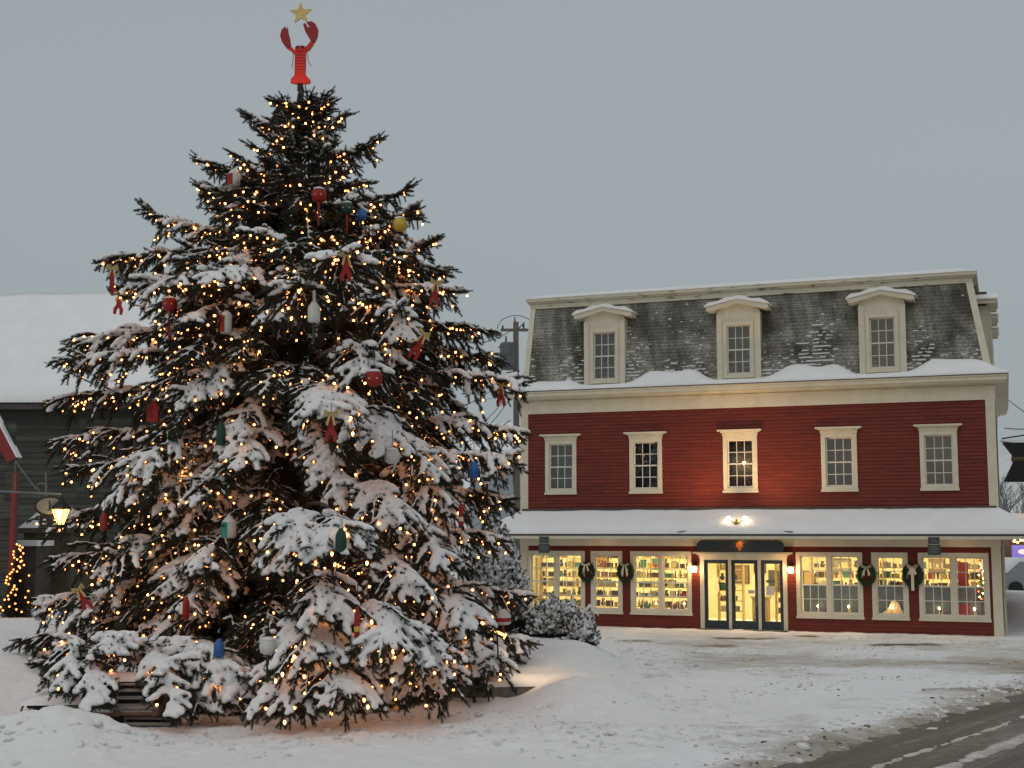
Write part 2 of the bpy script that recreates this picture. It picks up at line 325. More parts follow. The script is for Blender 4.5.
def ground_z(x, y):
    x = np.asarray(x, float); y = np.asarray(y, float)
    z = .045+.05*(fbm(x, y, .5, 3)-.5)+.035*(fbm(x, y, 2.2, 5)-.5)
    edge = 2.55+.35*np.sin(y*.5)+.5*(fbm(x, y, .4, 8)-.5)
    bank = ss(edge+.1, edge-1.7, x)*ss(21.6, 24.6, y-.35*(x+1)*(x > -1)*0)*ss(37.5, 34.5, y+ss(-2, 2, x)*.5)
    z = z+.58*bank*(.9+.25*fbm(x, y, .8, 21))
    z = z+.16*ss(1.9, .2, np.hypot((x-3.9)/1.7, (y-25.3)/1.1))*(.5+fbm(x, y, 1.5, 4))
    # ploughed ridge in the left foreground
    rid = np.exp(-((y-18.1-.08*(x+6))/.95)**2)
    z = z+rid*(.42*ss(-4.3, -6.1, x)+.05+.1*ss(-1.5, .6, x)*ss(3, 1, x))*(.55+.8*fbm(x, y, 1.9, 6)+.25*(fbm(x, y, 6, 16)-.5))
    z = z+ss(20.4, 22.2, y)*ss(24.6, 23.0, y)*ss(-.15, .95, x)*ss(2.8, 1.2, x)*(.36+.14*fbm(x, y, 1.9, 12))*(1-bank)+.10*ss(18.8, 19.8, y)*ss(21.8, 20.8, y)*ss(-6, -4, x)*ss(2.5, .5, x)*fbm(x, y, 1.4, 14)
    z = z+(.045*(fbm(x, y, 4.5, 61)-.5)+.10*(fbm(x, y, 1.3, 62)-.5))*ss(34, 22, y)*(road_d(x, y) < -.3)
    z = z+.45*ss(-8.2, -10.5, x)*ss(22, 30, y)*ss(41, 36, y)
    # churned snow of the parking area
    churn = ss(2.6, 4.2, x)*ss(25.5, 28, y)
    z = z+churn*.05*(fbm(x, y, 3.5, 9)-.55)
    # road: lowered below the road sheet, ribs of slush stand above it
    dr_ = road_d(x, y)+.10*(fbm(x, y, .7, 31)-.5)+.06*(fbm(x, y, 5, 35)-.5); d = road_d(x, y)+.35*(fbm(x, y, .9, 31)-.5)+.5*(fbm(x, y, 4, 33)-.5)
    inr = ss(-.35, .12, d)
    brk = .5+fbm(x, y, 2.5, 41); rib = .052*np.exp(-((dr_-.92)/.10)**2)*brk+.064*np.exp(-((dr_-1.62)/.17)**2)*brk+.045*np.exp(-((dr_-2.9)/.2)**2)*brk
    nearroad = .05*np.exp(-((d+.35)/.3)**2)*fbm(x, y, 2.5, 44)
    z = z*(1-inr)+inr*(-.035+rib+.055*(fbm(x, y, 6, 45)-.5))+nearroad
    # off right: bank of ploughed snow beside the shop
    z = z+.75*ss(14.6, 16.2, x)*ss(36, 39, y)*ss(60, 50, y)*(.7+.5*fbm(x, y, .9, 51))
    z = z+14*ss(85, 150, y)*(.5+.5*fbm(x, y, .03, 60))
    return z
def gz(x, y): return float(ground_z(np.array([x]), np.array([y]))[0])
xs = np.concatenate([np.linspace(-400, -40, 14)[:-1], np.linspace(-40, -10, 50)[:-1], np.arange(-10, 12, .075), np.arange(12, 20, .2), np.linspace(20, 60, 30)[:-1], np.linspace(60, 400, 14)])
ys = np.concatenate([np.linspace(-30, 12, 12)[:-1], np.arange(12, 30, .075), np.arange(30, 42, .15), np.linspace(42, 90, 30)[:-1], np.linspace(90, 600, 26)])
GX, GY = np.meshgrid(xs, ys); GZ = ground_z(GX, GY)
nx, ny = len(xs), len(ys)
idx = np.arange(nx*ny).reshape(ny, nx)
Q = np.stack([idx[:-1, :-1], idx[:-1, 1:], idx[1:, 1:], idx[1:, :-1]], -1).reshape(-1, 4)
r3 = random.Random(9)
def dent(x, y, r_, dp):
    i0, i1 = np.searchsorted(xs, [x-3*r_, x+3*r_]); j0, j1 = np.searchsorted(ys, [y-3*r_, y+3*r_])
    if i1 > i0 and j1 > j0:
        q = ((GX[j0:j1, i0:i1]-x)**2+(GY[j0:j1, i0:i1]-y)**2)/r_**2
        GZ[j0:j1, i0:i1] += dp*(-np.exp(-q)+.45*np.exp(-(np.sqrt(q)-1.35)**2*5))
def trail(x, y, a, n):
    for k in range(n):
        s_ = .11*(1 if k % 2 else -1); dent(x-math.sin(a)*s_, y+math.cos(a)*s_, .12, r3.uniform(.04, .075)); x += math.cos(a)*.62; y += math.sin(a)*.62; a += r3.uniform(-.12, .12)
for x, y, a, n in ((-6.5, 16.9, .25, 18), (-3.5, 19.2, -.2, 14), (3.0, 21.0, 1.0, 16), (4.5, 22.5, .9, 20), (2.2, 17.8, 1.9, 9), (8.5, 30.5, 2.6, 14), (10.5, 35.2, 3.0, 16), (1.6, 23.5, 1.5, 8), (-1.0, 17.3, .5, 10)): trail(x, y, a, n)
for k in range(520):
    x = r3.uniform(-7, 10); y = r3.uniform(16.5, 34)
    if road_d(x, y) < -.1 and not (y > 21.8 and x < 2.6): dent(x, y, r3.uniform(.05, .16), r3.uniform(-.03, .045))
V = np.stack([GX, GY, GZ], -1).reshape(-1, 3)
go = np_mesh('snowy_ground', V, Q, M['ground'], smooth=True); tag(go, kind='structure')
dd = road_d(GX, GY); fb = fbm(GX, GY, .35, 70)
# dirt: tyre tracks across the parking, salt and grit near the road, a little on the foreground ridge; painted shade under the spruce
park = ss(2.6, 4.5, GX+.6*(fb-.5))*ss(25.5, 27.5, GY)*ss(37.2, 35.5, GY+.37*(GX-13.5)*1.0)
trk = np.exp(-((GY+.15*GX-31.0)/1.7)**2)*.26+np.exp(-((GY+.2*GX-35.8)/.7)**2)*.08
dirt_shade = park*(.17+trk)+.16*ss(-3.6, -.2, dd)+.30*ss(-.9, .0, dd)+.12*(dd > .3)+.08*ss(1.5, 5, GX)
dirt_shade = dirt_shade-.22*ss(.5, .2, fb)*(1-ss(-1, 0, dd))
dr2 = dd+.10*(fbm(GX, GY, .7, 31)-.5)+.06*(fbm(GX, GY, 5, 35)-.5); dirt_shade = dirt_shade-.32*(np.exp(-((dr2-.92)/.14)**2)+np.exp(-((dr2-1.62)/.2)**2)+np.exp(-((dr2-2.9)/.25)**2))*(dd > .3)
dirt_shade = dirt_shade+.20*(fbm(GX*.7, GY*1.8, .8, 91)-.5)*ss(1.5, 4, GX)
dirt_shade = np.where(GY > 60, .25, dirt_shade); dirt_shade = np.where((GX < 2.4) & (GY > 21.8), -.3, dirt_shade)
dirt_shade = dirt_shade-.10*(GX < -1)+.05*ss(-3, 1, GX)*(GY < 21)
for u1_, u2_, v_, w_, k_ in ((876, 934, 646.5, .09, 1.1), (722, 742, 640, .07, .9), (757, 772, 640.5, .06, .8), (624, 645, 643, .12, .6), (700, 730, 648, .1, .5), (930, 1010, 692, .12, .45), (800, 812, 638, .05, .8)):
    p_ = gnd(u1_, v_); q_ = gnd(u2_, v_); tt = np.clip(((GX-p_.x)*(q_.x-p_.x)+(GY-p_.y)*(q_.y-p_.y))/((q_.x-p_.x)**2+(q_.y-p_.y)**2), 0, 1)
    dirt_shade = dirt_shade+k_*np.exp(-(np.hypot(GX-p_.x-tt*(q_.x-p_.x), (GY-p_.y-tt*(q_.y-p_.y))*.7)/(w_+.25*fb))**2*1.4)
tree_shade = ss(4.0, 2.6, np.hypot(GX-TX, GY-TY)); dirt_shade = dirt_shade+tree_shade*1.15  # shade beneath the spruce painted into the ground colour
dirt_shade = dirt_shade+.17*np.exp(-((GX+6.1)/.5)**2-((GY-17.2)/.25)**2)*(fbm(GX, GY, 3, 3) > .5)+.2*np.exp(-((GX+4.7)/.8)**2-((GY-18.0)/.3)**2)*(fbm(GX, GY, 5, 13) > .6)
att = go.data.attributes.new('dirt', 'FLOAT', 'POINT'); att.data.foreach_set('value', dirt_shade.astype(np.float32).ravel())

# road sheet
u_ = Vector((.622, .783, 0)); n_ = Vector((.783, -.622, 0)); e0 = Vector((3.31, 16.87, 0))
rp = [e0+n_*(-.9)-u_*40, e0+n_*9-u_*40, e0+n_*9+u_*32, e0+n_*(-.9)+u_*32]
mb = MB(); mb.add([(p.x, p.y, .004) for p in rp], [(0, 1, 2, 3)]); tag(mb.build('road', M['road']), kind='structure')

# clods of snow and grit kicked up over the lot
ico_v = []; ph = (1+5**.5)/2
for a in (-1, 1):
    for b in (-ph, ph): ico_v += [(0, a, b), (a, b, 0), (b, 0, a)]
ico_v = np.array(ico_v)/math.hypot(1, ph)
from itertools import combinations
ico_f = []
for t in combinations(range(12), 3):
    p = ico_v[list(t)]
    if all(abs(np.linalg.norm(p[i]-p[j])-1.0515) < .02 for i, j in ((0, 1), (1, 2), (0, 2))):
        if np.dot(np.cross(p[1]-p[0], p[2]-p[0]), p[0]) < 0: t = (t[0], t[2], t[1])
        ico_f.append(t)
ico_f = np.array(ico_f)
def scatter(P, S, jit=.25):
    n = len(P); V = ico_v[None]*S[:, None, :]*(1+jit*(rng.random((n, 12, 1))-.5)*2)
    a = rng.random(n)*6.28; c, s = np.cos(a)[:, None], np.sin(a)[:, None]
    V = np.stack([V[..., 0]*c-V[..., 1]*s, V[..., 0]*s+V[..., 1]*c, V[..., 2]], -1)+P[:, None, :]
    return V.reshape(-1, 3), (ico_f[None]+np.arange(n)[:, None, None]*12).reshape(-1, 3)
def clods(name, n, f, m, smin, smax, jit=.25):
    P = []
    while len(P) < n:
        p = f()
        if p is not None: P.append(p)
    P = np.array(P); z = ground_z(P[:, 0], P[:, 1]); P = np.column_stack([P, z])
    s = smin+(smax-smin)*rng.random(n)**3; S = np.stack([s*(1+rng.random(n)), s*(.7+.6*rng.random(n)), s*.6], -1)
    V, Fc = scatter(P, S, jit); o = np_mesh(name, V, Fc, m); tag(o, kind='stuff'); return o
M['grit'] = mat('grit', (.10, .07, .05), .9, c2=(.2, .15, .11), scale=8)
M['dirty_snow'] = mat('dirty_snow', (.55, .53, .50), .9, c2=(.7, .69, .67), scale=8)
def f_ridge():
    x = random.uniform(-7.5, 2.5); y = 18.1+.08*(x+6)+random.gauss(0, .55)+(.7 if x > -3 else 0)
    return (x, y) if vnoise(x, y, 1.2, 6) > .42 else None
def f_bank():
    t = random.random(); x = 2.2+random.gauss(.5, .5)+(.9 if t < .4 else 0); y = random.uniform(21.5, 33)
    return (x, y)
def f_edge():
    t = random.uniform(-1, 12); d = random.gauss(-.55, .35); return (e0.x+u_.x*t+n_.x*d, e0.y+u_.y*t+n_.y*d)
M['lump_snow'] = mat('ploughed_snow', (.76, .755, .75), .85, c2=(.66, .65, .63), scale=6, bump=.8, bscale=20)
def f_road():
    t = random.uniform(-1, 12); d = random.gauss(-.05, .6); return (e0.x+u_.x*t+n_.x*d, e0.y+u_.y*t+n_.y*d)
def f_lot():
    x = random.uniform(2.6, 13); y = random.uniform(23, 37)
    return (x, y) if road_d(x, y) < -.3 and y < 37.0-.37*(x-13.5) and vnoise(x, y*1.8, .6, 2) > .6 else None
def f_fore():
    x = random.uniform(-7, 3.5); y = random.uniform(16.5, 21.5)
    return (x, y) if vnoise(x, y, .8, 5) > .5 else None
tag(clods('ploughed_lumps', 900, lambda: random.choice((f_ridge, f_ridge, f_bank, f_edge))(), M['lump_snow'], .012, .085, .42), 'lumps of ploughed snow along the banks and the road edge', 'snow lumps')
tag(clods('road_grit', 600, f_road, M['grit'], .006, .035), 'dark grit and lumps of slush along the edge of the road', 'grit')
tag(clods('lot_grit', 700, f_lot, M['grit'], .004, .026), 'brown grit scattered over the trodden snow of the lot', 'grit')
tag(clods('snow_clods', 1300, lambda: f_lot() if random.random() < .65 else f_fore(), M['dirty_snow'], .01, .05), 'small clods of dirty snow over the lot and bank', 'snow clods')

# ------------------------------------------------------------------ shop building
PHI = R(20.3); BX, BY = 13.517, 37.163
B = empty('shop_building', (BX, BY, 0), -PHI)
tag(B, 'three-storey red clapboard shop with cream trim, grey mansard roof and lit shop windows', 'building')
XL = -14.08; DEP = 11.0
def front(u, o, z): return (u, -o, z)
def rightside(u, o, z): return (o, u, z)
def leftside(u, o, z): return (XL-o, -u, z)
def clap(mb, P, u0, u1, z0, z1, holes, course=.105, dep=.016):
    zs = {z0, z1}
    k = math.floor(z0/course)
    while k*course < z1:
        if k*course > z0: zs.add(k*course)
        k += 1
    for h in holes:
        for z in (h[2], h[3]):
            if z0 < z < z1: zs.add(z)
    zs = sorted(zs)
    for a, b in zip(zs[:-1], zs[1:]):
        if b-a < 1e-5: continue
        m = (a+b)/2; c = math.floor(m/course)*course
        oa = dep*(1-(a-c)/course); ob = dep*(1-(b-c)/course)
        segs = [(u0, u1)]
        for h in holes:
            if h[2] < m < h[3]:
                ns = []
                for s in segs:
                    if h[1] <= s[0] or h[0] >= s[1]: ns.append(s)
                    else:
                        if h[0] > s[0]: ns.append((s[0], h[0]))
                        if h[1] < s[1]: ns.append((h[1], s[1]))
                segs = ns
        for s in segs:
            mb.add([P(s[0], oa, a), P(s[1], oa, a), P(s[1], ob, b), P(s[0], ob, b)], [(0, 1, 2, 3)])
            if abs(a-c) < 1e-4: mb.add([P(s[0], 0, a), P(s[1], 0, a), P(s[1], oa, a), P(s[0], oa, a)], [(0, 1, 2, 3)])
SW = [(-13.88, -12.02, 2), (-11.82, -10.82, 1), (-10.55, -8.69, 2), (-5.58, -3.71, 2), (-3.46, -2.45, 1), (-2.2, -.27, 2)]
SZ0, SZ1 = .46, 2.32
WX = [-12.78, -10.05, -7.155, -4.275, -1.515]; WZ0, WZ1 = 4.10, 5.76
mb = MB()
clap(mb, front, XL+.2, -.2, -.1, 2.5, [(a+.05, b-.05, SZ0+.05, SZ1-.05) for a, b, n in SW]+[(-8.40, -5.87, -.2, 2.25)])
clap(mb, rightside, .2, DEP-.2, -.1, 2.5, [])
clap(mb, leftside, -DEP+.2, -.2, -.1, 2.5, [])
mb.build('ground_floor_wall', M['red_clap'], B)
mb = MB()
clap(mb, front, XL+.2, -.2, 3.4, 6.62, [(x-.45, x+.45, WZ0+.05, WZ1-.05) for x in WX])
clap(mb, rightside, .2, DEP-.2, 3.4, 6.62, []); clap(mb, leftside, -DEP+.2, -.2, 3.4, 6.62, [])
mb.build('upper_wall', M['red_clap'], B)
mb = MB()
for z0, z1 in ((-.1, 2.5), (3.3, 6.62)):
    for x0, x1 in ((XL-.03, XL+.22), (-.22, .03)):
        MB().box(x0, x1, -.045, .36, z0, z1).build('corner_board', M['cream'], B)
    MB().box(-.2, .03, DEP-.25, DEP, z0, z1).build('corner_board', M['cream'], B)
    MB().box(XL-.03, XL+.2, DEP-.25, DEP, z0, z1).build('corner_board', M['cream'], B)
def ring(mb, o, z0, z1, inner=-.03):        # band around the four sides, standing out by o
    mb.box(XL-o, o, -o, -inner if False else .02, z0, z1)
    mb.box(-.02, o, .02, DEP, z0, z1); mb.box(XL-o, XL+.02, .02, DEP, z0, z1); mb.box(XL-o, o, DEP, DEP+o, z0, z1)
mb = MB(); ring(mb, .05, 2.48, 2.80); mb.build('lower_frieze', M['cream'], B)
mb = MB(); ring(mb, .05, 6.60, 7.02); ring(mb, .09, 6.985, 7.0); ring(mb, .14, 7.02, 7.07); mb.build('upper_frieze', M['cream'], B)
mb = MB(); ring(mb, .33, 7.07, 7.12); ring(mb, .38, 7.12, 7.23); ring(mb, .41, 7.23, 7.27); mb.build('cornice', M['cream'], B)
mb = MB(); ring(mb, .425, 7.27, 7.295); mb.build('gutter_edge', M['dark'], B)
# pent roof over the ground floor, with hips at both ends
mb = MB(); o = 1.0; za, zb = 3.48, 2.80
def pent(mb, o, za, zb, t):
    P0 = [(XL, 0, za), (0, 0, za), (o, -o, zb), (XL-o, -o, zb)]
    P1 = [(0, 0, za), (0, DEP, za), (o, DEP, zb), (o, -o, zb)]
    P2 = [(XL, DEP, za), (XL, 0, za), (XL-o, -o, zb), (XL-o, DEP, zb)]
    for P in (P0, P1, P2):
        mb.add(P+[(x, y, z-t) for x, y, z in P], [(0, 1, 2, 3), (7, 6, 5, 4), (2, 3, 7, 6), (0, 4, 5, 1), (0, 3, 7, 4), (1, 2, 6, 5)])
pent(mb, 1.0, 3.46, 2.84, .05); mb.build('pent_roof', M['dark'], B)
mb = MB(); mb.box(XL-.97, .97, -.97, -.05, 2.765, 2.785); mb.box(.05, .97, -.05, DEP, 2.765, 2.785); mb.box(XL-.97, XL-.05, -.05, DEP, 2.765, 2.785); mb.build('soffit', M['soffit'], B)
mb = MB(); mb.box(XL-.99, .99, -.99, -.965, 2.70, 2.79); mb.box(.965, .99, -.965, DEP, 2.70, 2.79); mb.box(XL-.99, XL-.965, -.965, DEP, 2.70, 2.79); mb.build('fascia', M['cream'], B)
mb = MB()
def snow_slope(mb, c0, c1, d0, d1, n, m, th, seed):    # c0-c1 top edge, d0-d1 bottom edge
    c0, c1, d0, d1 = map(Vector, (c0, c1, d0, d1)); top = []; g = []
    for j in range(m+1):
        for i in range(n+1):
            a = i/n; b = j/m
            p = (c0.lerp(c1, a)).lerp(d0.lerp(d1, a), b)
            t = th*(.8+.5*vnoise(p.x+p.y, p.z*3, 1.2, seed))*(1 if 0 < j < m else (.95 if j == 0 else .55))+.02*float(vnoise(p.x+p.y, p.z, 5, seed+2))
            if j == m: t = th*.55+.03*float(vnoise(p.x+p.y, 0, 2.3, seed+2))
            g.append((p.x, p.y, p.z+t))
    k = len(g)
    for j in (0, m):
        for i in range(n+1):
            p = (c0.lerp(c1, i/n)).lerp(d0.lerp(d1, i/n), j/m); g.append((p.x, p.y, p.z-.0))
    f = [(j*(n+1)+i, j*(n+1)+i+1, (j+1)*(n+1)+i+1, (j+1)*(n+1)+i) for j in range(m) for i in range(n)]
    f += [(m*(n+1)+i, m*(n+1)+i+1, k+(n+1)+i+1, k+(n+1)+i) for i in range(n)]
    f += [(i, i+1, k+i+1, k+i) for i in range(n)]
    mb.add(g, f)
snow_slope(mb, (XL, 0, 3.465), (0, 0, 3.465), (XL-1.03, -1.03, 2.845), (1.03, -1.03, 2.845), 120, 8, .12, 1)
snow_slope(mb, (0, 0, 3.465), (0, DEP, 3.465), (1.03, -1.03, 2.845), (1.03, DEP, 2.845), 60, 8, .12, 2)
snow_slope(mb, (XL, DEP, 3.465), (XL, 0, 3.465), (XL-1.03, DEP, 2.845), (XL-1.03, -1.03, 2.845), 60, 8, .12, 3)
mb.build('roof_snow', M['snow'], B, smooth=True)
mb = MB(); mb.box(XL+.03, -.03, -.06, -.02, 3.5, 3.625); mb.build('flashing', M['dark'], B)

# mansard
MZ0, MZ1 = 7.30, 10.07; FI, RI, LI = .55, .50, .17
def lerp(a, b, t): return a+(b-a)*t
mb = MB(); nc = 25
for i in range(nc):
    t0 = i/nc; t1 = (i+1)/nc; z0 = lerp(MZ0, MZ1, t0); z1 = lerp(MZ0, MZ1, t1); d = .02
    for sd_ in range(3):
        def P(e, t, out):
            fy = lerp(.06, FI, t)-out
            xr = lerp(-.04, -RI, t); xl = lerp(XL+.05, XL+LI, t); z = lerp(MZ0, MZ1, t)
            if sd_ == 0: return ((xl, xr)[e], fy, z)
            if sd_ == 1: return (xr+out, (fy+out, DEP)[e], z)
            return (xl-out, (DEP, fy+out)[e], z)
        mb.add([P(0, t0, d), P(1, t0, d), P(1, t1, 0), P(0, t1, 0)], [(0, 1, 2, 3)])
        mb.add([P(0, t0, 0), P(1, t0, 0), P(1, t0, d), P(0, t0, d)], [(0, 1, 2, 3)])
mb.build('mansard_roof', M['shingle'], B)
mb = MB()       # corner trims along the slanting arrises
def slat(mb, a, b, w, y_out):
    a = Vector(a); b = Vector(b)
    mb.add([(a.x, a.y-y_out, a.z), (a.x+w, a.y-y_out, a.z), (b.x+w, b.y-y_out, b.z), (b.x, b.y-y_out, b.z), (a.x, a.y+.1, a.z), (a.x+w, a.y+.1, a.z), (b.x+w, b.y+.1, b.z), (b.x, b.y+.1, b.z)],
           [(0, 1, 2, 3), (4, 7, 6, 5), (0, 3, 7, 4), (1, 5, 6, 2), (0, 4, 5, 1), (3, 2, 6, 7)])
slat(mb, (XL+.0, .06, MZ0), (XL+LI-.05, FI, MZ1), .17, .05); mb.build('mansard_corner_board', M['cream'], B); mb = MB(); slat(mb, (-.17, .06, MZ0), (-RI-.13, FI, MZ1), .19, .05)
mb.build('mansard_corner_board', M['cream'], B)
mb = MB()
def top_ring(mb, o, z0, z1):
    mb.box(XL+LI-o, -RI+o, FI-o, DEP, z0, z1)
top_ring(mb, .06, 10.05, 10.22); mb.build('top_fascia', M['cream_worn'], B)
mb = MB(); top_ring(mb, .12, 10.22, 10.27); top_ring(mb, .17, 10.27, 10.37); mb.build('top_cornice', M['cream_worn'], B)
mb = MB()
n = 90; g = []
for i in range(n+1):
    x = lerp(XL+LI-.18, -RI+.18, i/n); e_ = min(1, i/3, (n-i)/3)
    g += [(x, FI-.18, 10.37), (x, FI-.17, 10.38+.055*e_+.02*float(vnoise(x, 1, 1.5, 5))), (x, FI+.3, 10.41+.11*e_+.04*float(vnoise(x, 1, .5, 6))), (x, DEP, 10.6)]
mb.add(g, [(i*4+k, (i+1)*4+k, (i+1)*4+k+1, i*4+k+1) for i in range(n) for k in range(3)]); mb.build('roof_top_snow', M['snow'], B, smooth=True)
# snow drifted on the ledge at the foot of the mansard
DX = [-11.34, -7.14, -2.96]
def drift(x):
    dmin = min(abs(x-c) for c in DX)
    hgt = .10+.30*float(ss(.62, 1.5, dmin))
    if x < -12.6: hgt *= .72
    hgt *= float(ss(XL-.38, XL+.5, x))*.9+.1
    hgt *= float(ss(.38, -.5, x))*.9+.1
    return hgt*(.82+.35*float(vnoise(x, 2, 1.6, 9)))
mb = MB(); g = []; n = 220
for i in range(n+1):
    x = lerp(XL-.40, .40, i/n); h = drift(x)
    for (y, z) in ((-.415, 0), (-.41, .05+.02*float(vnoise(x, 0, 3, 4))), (-.33, .09+.15*h), (-.15, .10+.55*h), (.0, .1+.85*h), (.13, .1+h), (.25, .1+h)):
        g.append((x, y, 7.293+z))
mb.add(g, [(i*7+k, (i+1)*7+k, (i+1)*7+k+1, i*7+k+1) for i in range(n) for k in range(6)])
mb.box(.0, .40, .2, DEP, 7.29, 7.42); mb.box(XL-.4, XL, .2, DEP, 7.29, 7.42)
mb.build('ledge_snow', M['snow'], B, smooth=True)

# windows
def sash_mesh(mb, x0, x1, z0, z1, y, cols=3, rows=2, fw=.045, mw=.022):
    zm = (z0+z1)/2
    for k, (a, b, yy) in enumerate(((z0, zm+.02, y), (zm-.02, z1, y+.035))):
        mb.box(x0, x0+fw, yy, yy+.03, a, b); mb.box(x1-fw, x1, yy, yy+.03, a, b)
        mb.box(x0+fw, x1-fw, yy, yy+.03, a, a+fw*(1.3 if k == 0 else .9)); mb.box(x0+fw, x1-fw, yy, yy+.03, b-fw*.9, b)
        for c in range(1, cols):
            x = lerp(x0+fw, x1-fw, c/cols); mb.box(x-mw/2, x+mw/2, yy+.004, yy+.022, a+fw*.9, b-fw*.9)
        for r in range(1, rows):
            z = lerp(a+fw, b-fw, r/rows); mb.box(x0+fw, x1-fw, yy+.006, yy+.02, z-mw/2, z+mw/2)
def make_window(parent, w, h, units=1, header=True, cw=.12, gl=None, name='window', header_w=.15):
    x0, x1 = -w/2, w/2
    mb = MB(); mb.box(x0, x0+cw, -.045, .14, .03, h); mb.box(x1-cw, x1, -.045, .14, .03, h); mb.box(x0+cw, x1-cw, -.045, .14, h-cw, h)
    mb.box(x0-.02, x1+.02, -.075, .14, -.04, .03); mb.box(x0+cw, x1-cw, -.045, .14, .03, cw*.8)
    xs_ = [x0+cw, x1-cw]
    if units == 2: mb.box(-.055, .055, -.04, .14, cw*.8, h-cw)
    fr = mb.build(name, M['cream'], parent)
    sp_ = [(x0+cw, x1-cw)] if units == 1 else [(x0+cw, -.055), (.055, x1-cw)]
    for a, b in sp_:
        s = MB(); sash_mesh(s, a, b, cw*.8, h-cw, .02); s.build('sash', M['sash'], fr)
        g = MB(); zm = (cw*.8+h-cw)/2; g.add([(a, .035, cw*.8), (b, .035, cw*.8), (b, .035, zm), (a, .035, zm)], [(0, 1, 2, 3)]); g.add([(a, .068, zm), (b, .068, zm), (b, .068, h-cw), (a, .068, h-cw)], [(0, 1, 2, 3)])
        g.build('glass', gl or M['glass'], fr)
    if header:
        m = MB(); m.box(x0-.02, x1+.02, -.06, .02, h, h+.09); m.box(x0-.07, x1+.07, -.10, .02, h+.09, h+.13); m.box(x0-header_w, x1+header_w, -.16, .02, h+.13, h+.18)
        m.build('header', M['cream'], fr)
    return fr
w0 = make_window(B, 1.02, WZ1-WZ0)
w0.location = (WX[0], 0, WZ0)
for x in WX[1:]: copy_tree(w0, B, (x, 0, WZ0))
sw2 = make_window(B, 1.88, SZ1-SZ0, 2, False, .11, M['shopglass'], 'shop_window'); sw1 = make_window(B, 1.0, SZ1-SZ0, 1, False, .11, M['shopglass'], 'shop_window')
u1 = u2 = 0
for a, b, n in SW:
    c = (a+b)/2
    if n == 2:
        if u2 == 0: sw2.location = (c, 0, SZ0)
        else: copy_tree(sw2, B, (c, 0, SZ0))
        u2 += 1
    else:
        if u1 == 0: sw1.location = (c, 0, SZ0)
        else: copy_tree(sw1, B, (c, 0, SZ0))
        u1 += 1

# dormers
def make_dormer():
    mb = MB(); y0 = 0
    # front face around the window, cheeks running back
    mb.box(-.64, -.44, y0, .1, 0, 2.12); mb.box(.44, .64, y0, .1, 0, 2.12); mb.box(-.44, .44, y0, .1, 1.78, 2.12); mb.box(-.44, .44, y0, .1, 0, .14)
    mb.box(-.64, -.58, .1, 1.2, 0, 2.12); mb.box(.58, .64, .1, 1.2, 0, 2.12)
    mb.prism([(-.64, 2.12), (.64, 2.12), (.64, 2.16), (0, 2.40), (-.64, 2.16)], .003, .097)
    mb.box(-.66, -.50, -.025, -.001, .0, 2.06); mb.box(.50, .66, -.025, -.001, 0, 2.06)
    d = mb.build('dormer', M['cream'], B)
    r = MB()
    r.prism([(-.93, 2.15), (-.93, 2.26), (0, 2.47), (.93, 2.26), (.93, 2.15), (.78, 2.15), (0, 2.35), (-.78, 2.15)], -.2, 1.3)
    r.build('dormer_roof', M['cream'], d)
    s = MB(); pr = []
    m_ = 14
    for i in range(m_+1):
        x = lerp(-.98, .98, i/m_); base = 2.265+.21*(1-abs(x)/.98); tk = .10*min(1, (1-abs(x)/.98)*4+.35)*(1+.25*math.sin(i*1.7))
        pr.append((x, base+tk))
    poly = pr+[(.98, 2.262), (0, 2.473), (-.98, 2.262)]
    s.prism(poly[::-1], -.24, 1.3); s.build('dormer_snow', M['snow'], d)
    wv = make_window(d, .90, 1.66, 1, False, .09, None, 'window_frame'); wv.location = (0, .005, .13)
    bl = MB(); bl.box(-.57, .57, .5, .52, 0, 2.1); bl.build('inner_wall', M['darkroom'], d)
    return d
d0 = make_dormer(); d0.location = (DX[0], .0, 7.40)
for x in DX[1:]: copy_tree(d0, B, (x, 0, 7.40))
for y in (2.3, 5.3, 8.3):
    c = copy_tree(d0, B, (-.02, y, 7.42), PI/2)

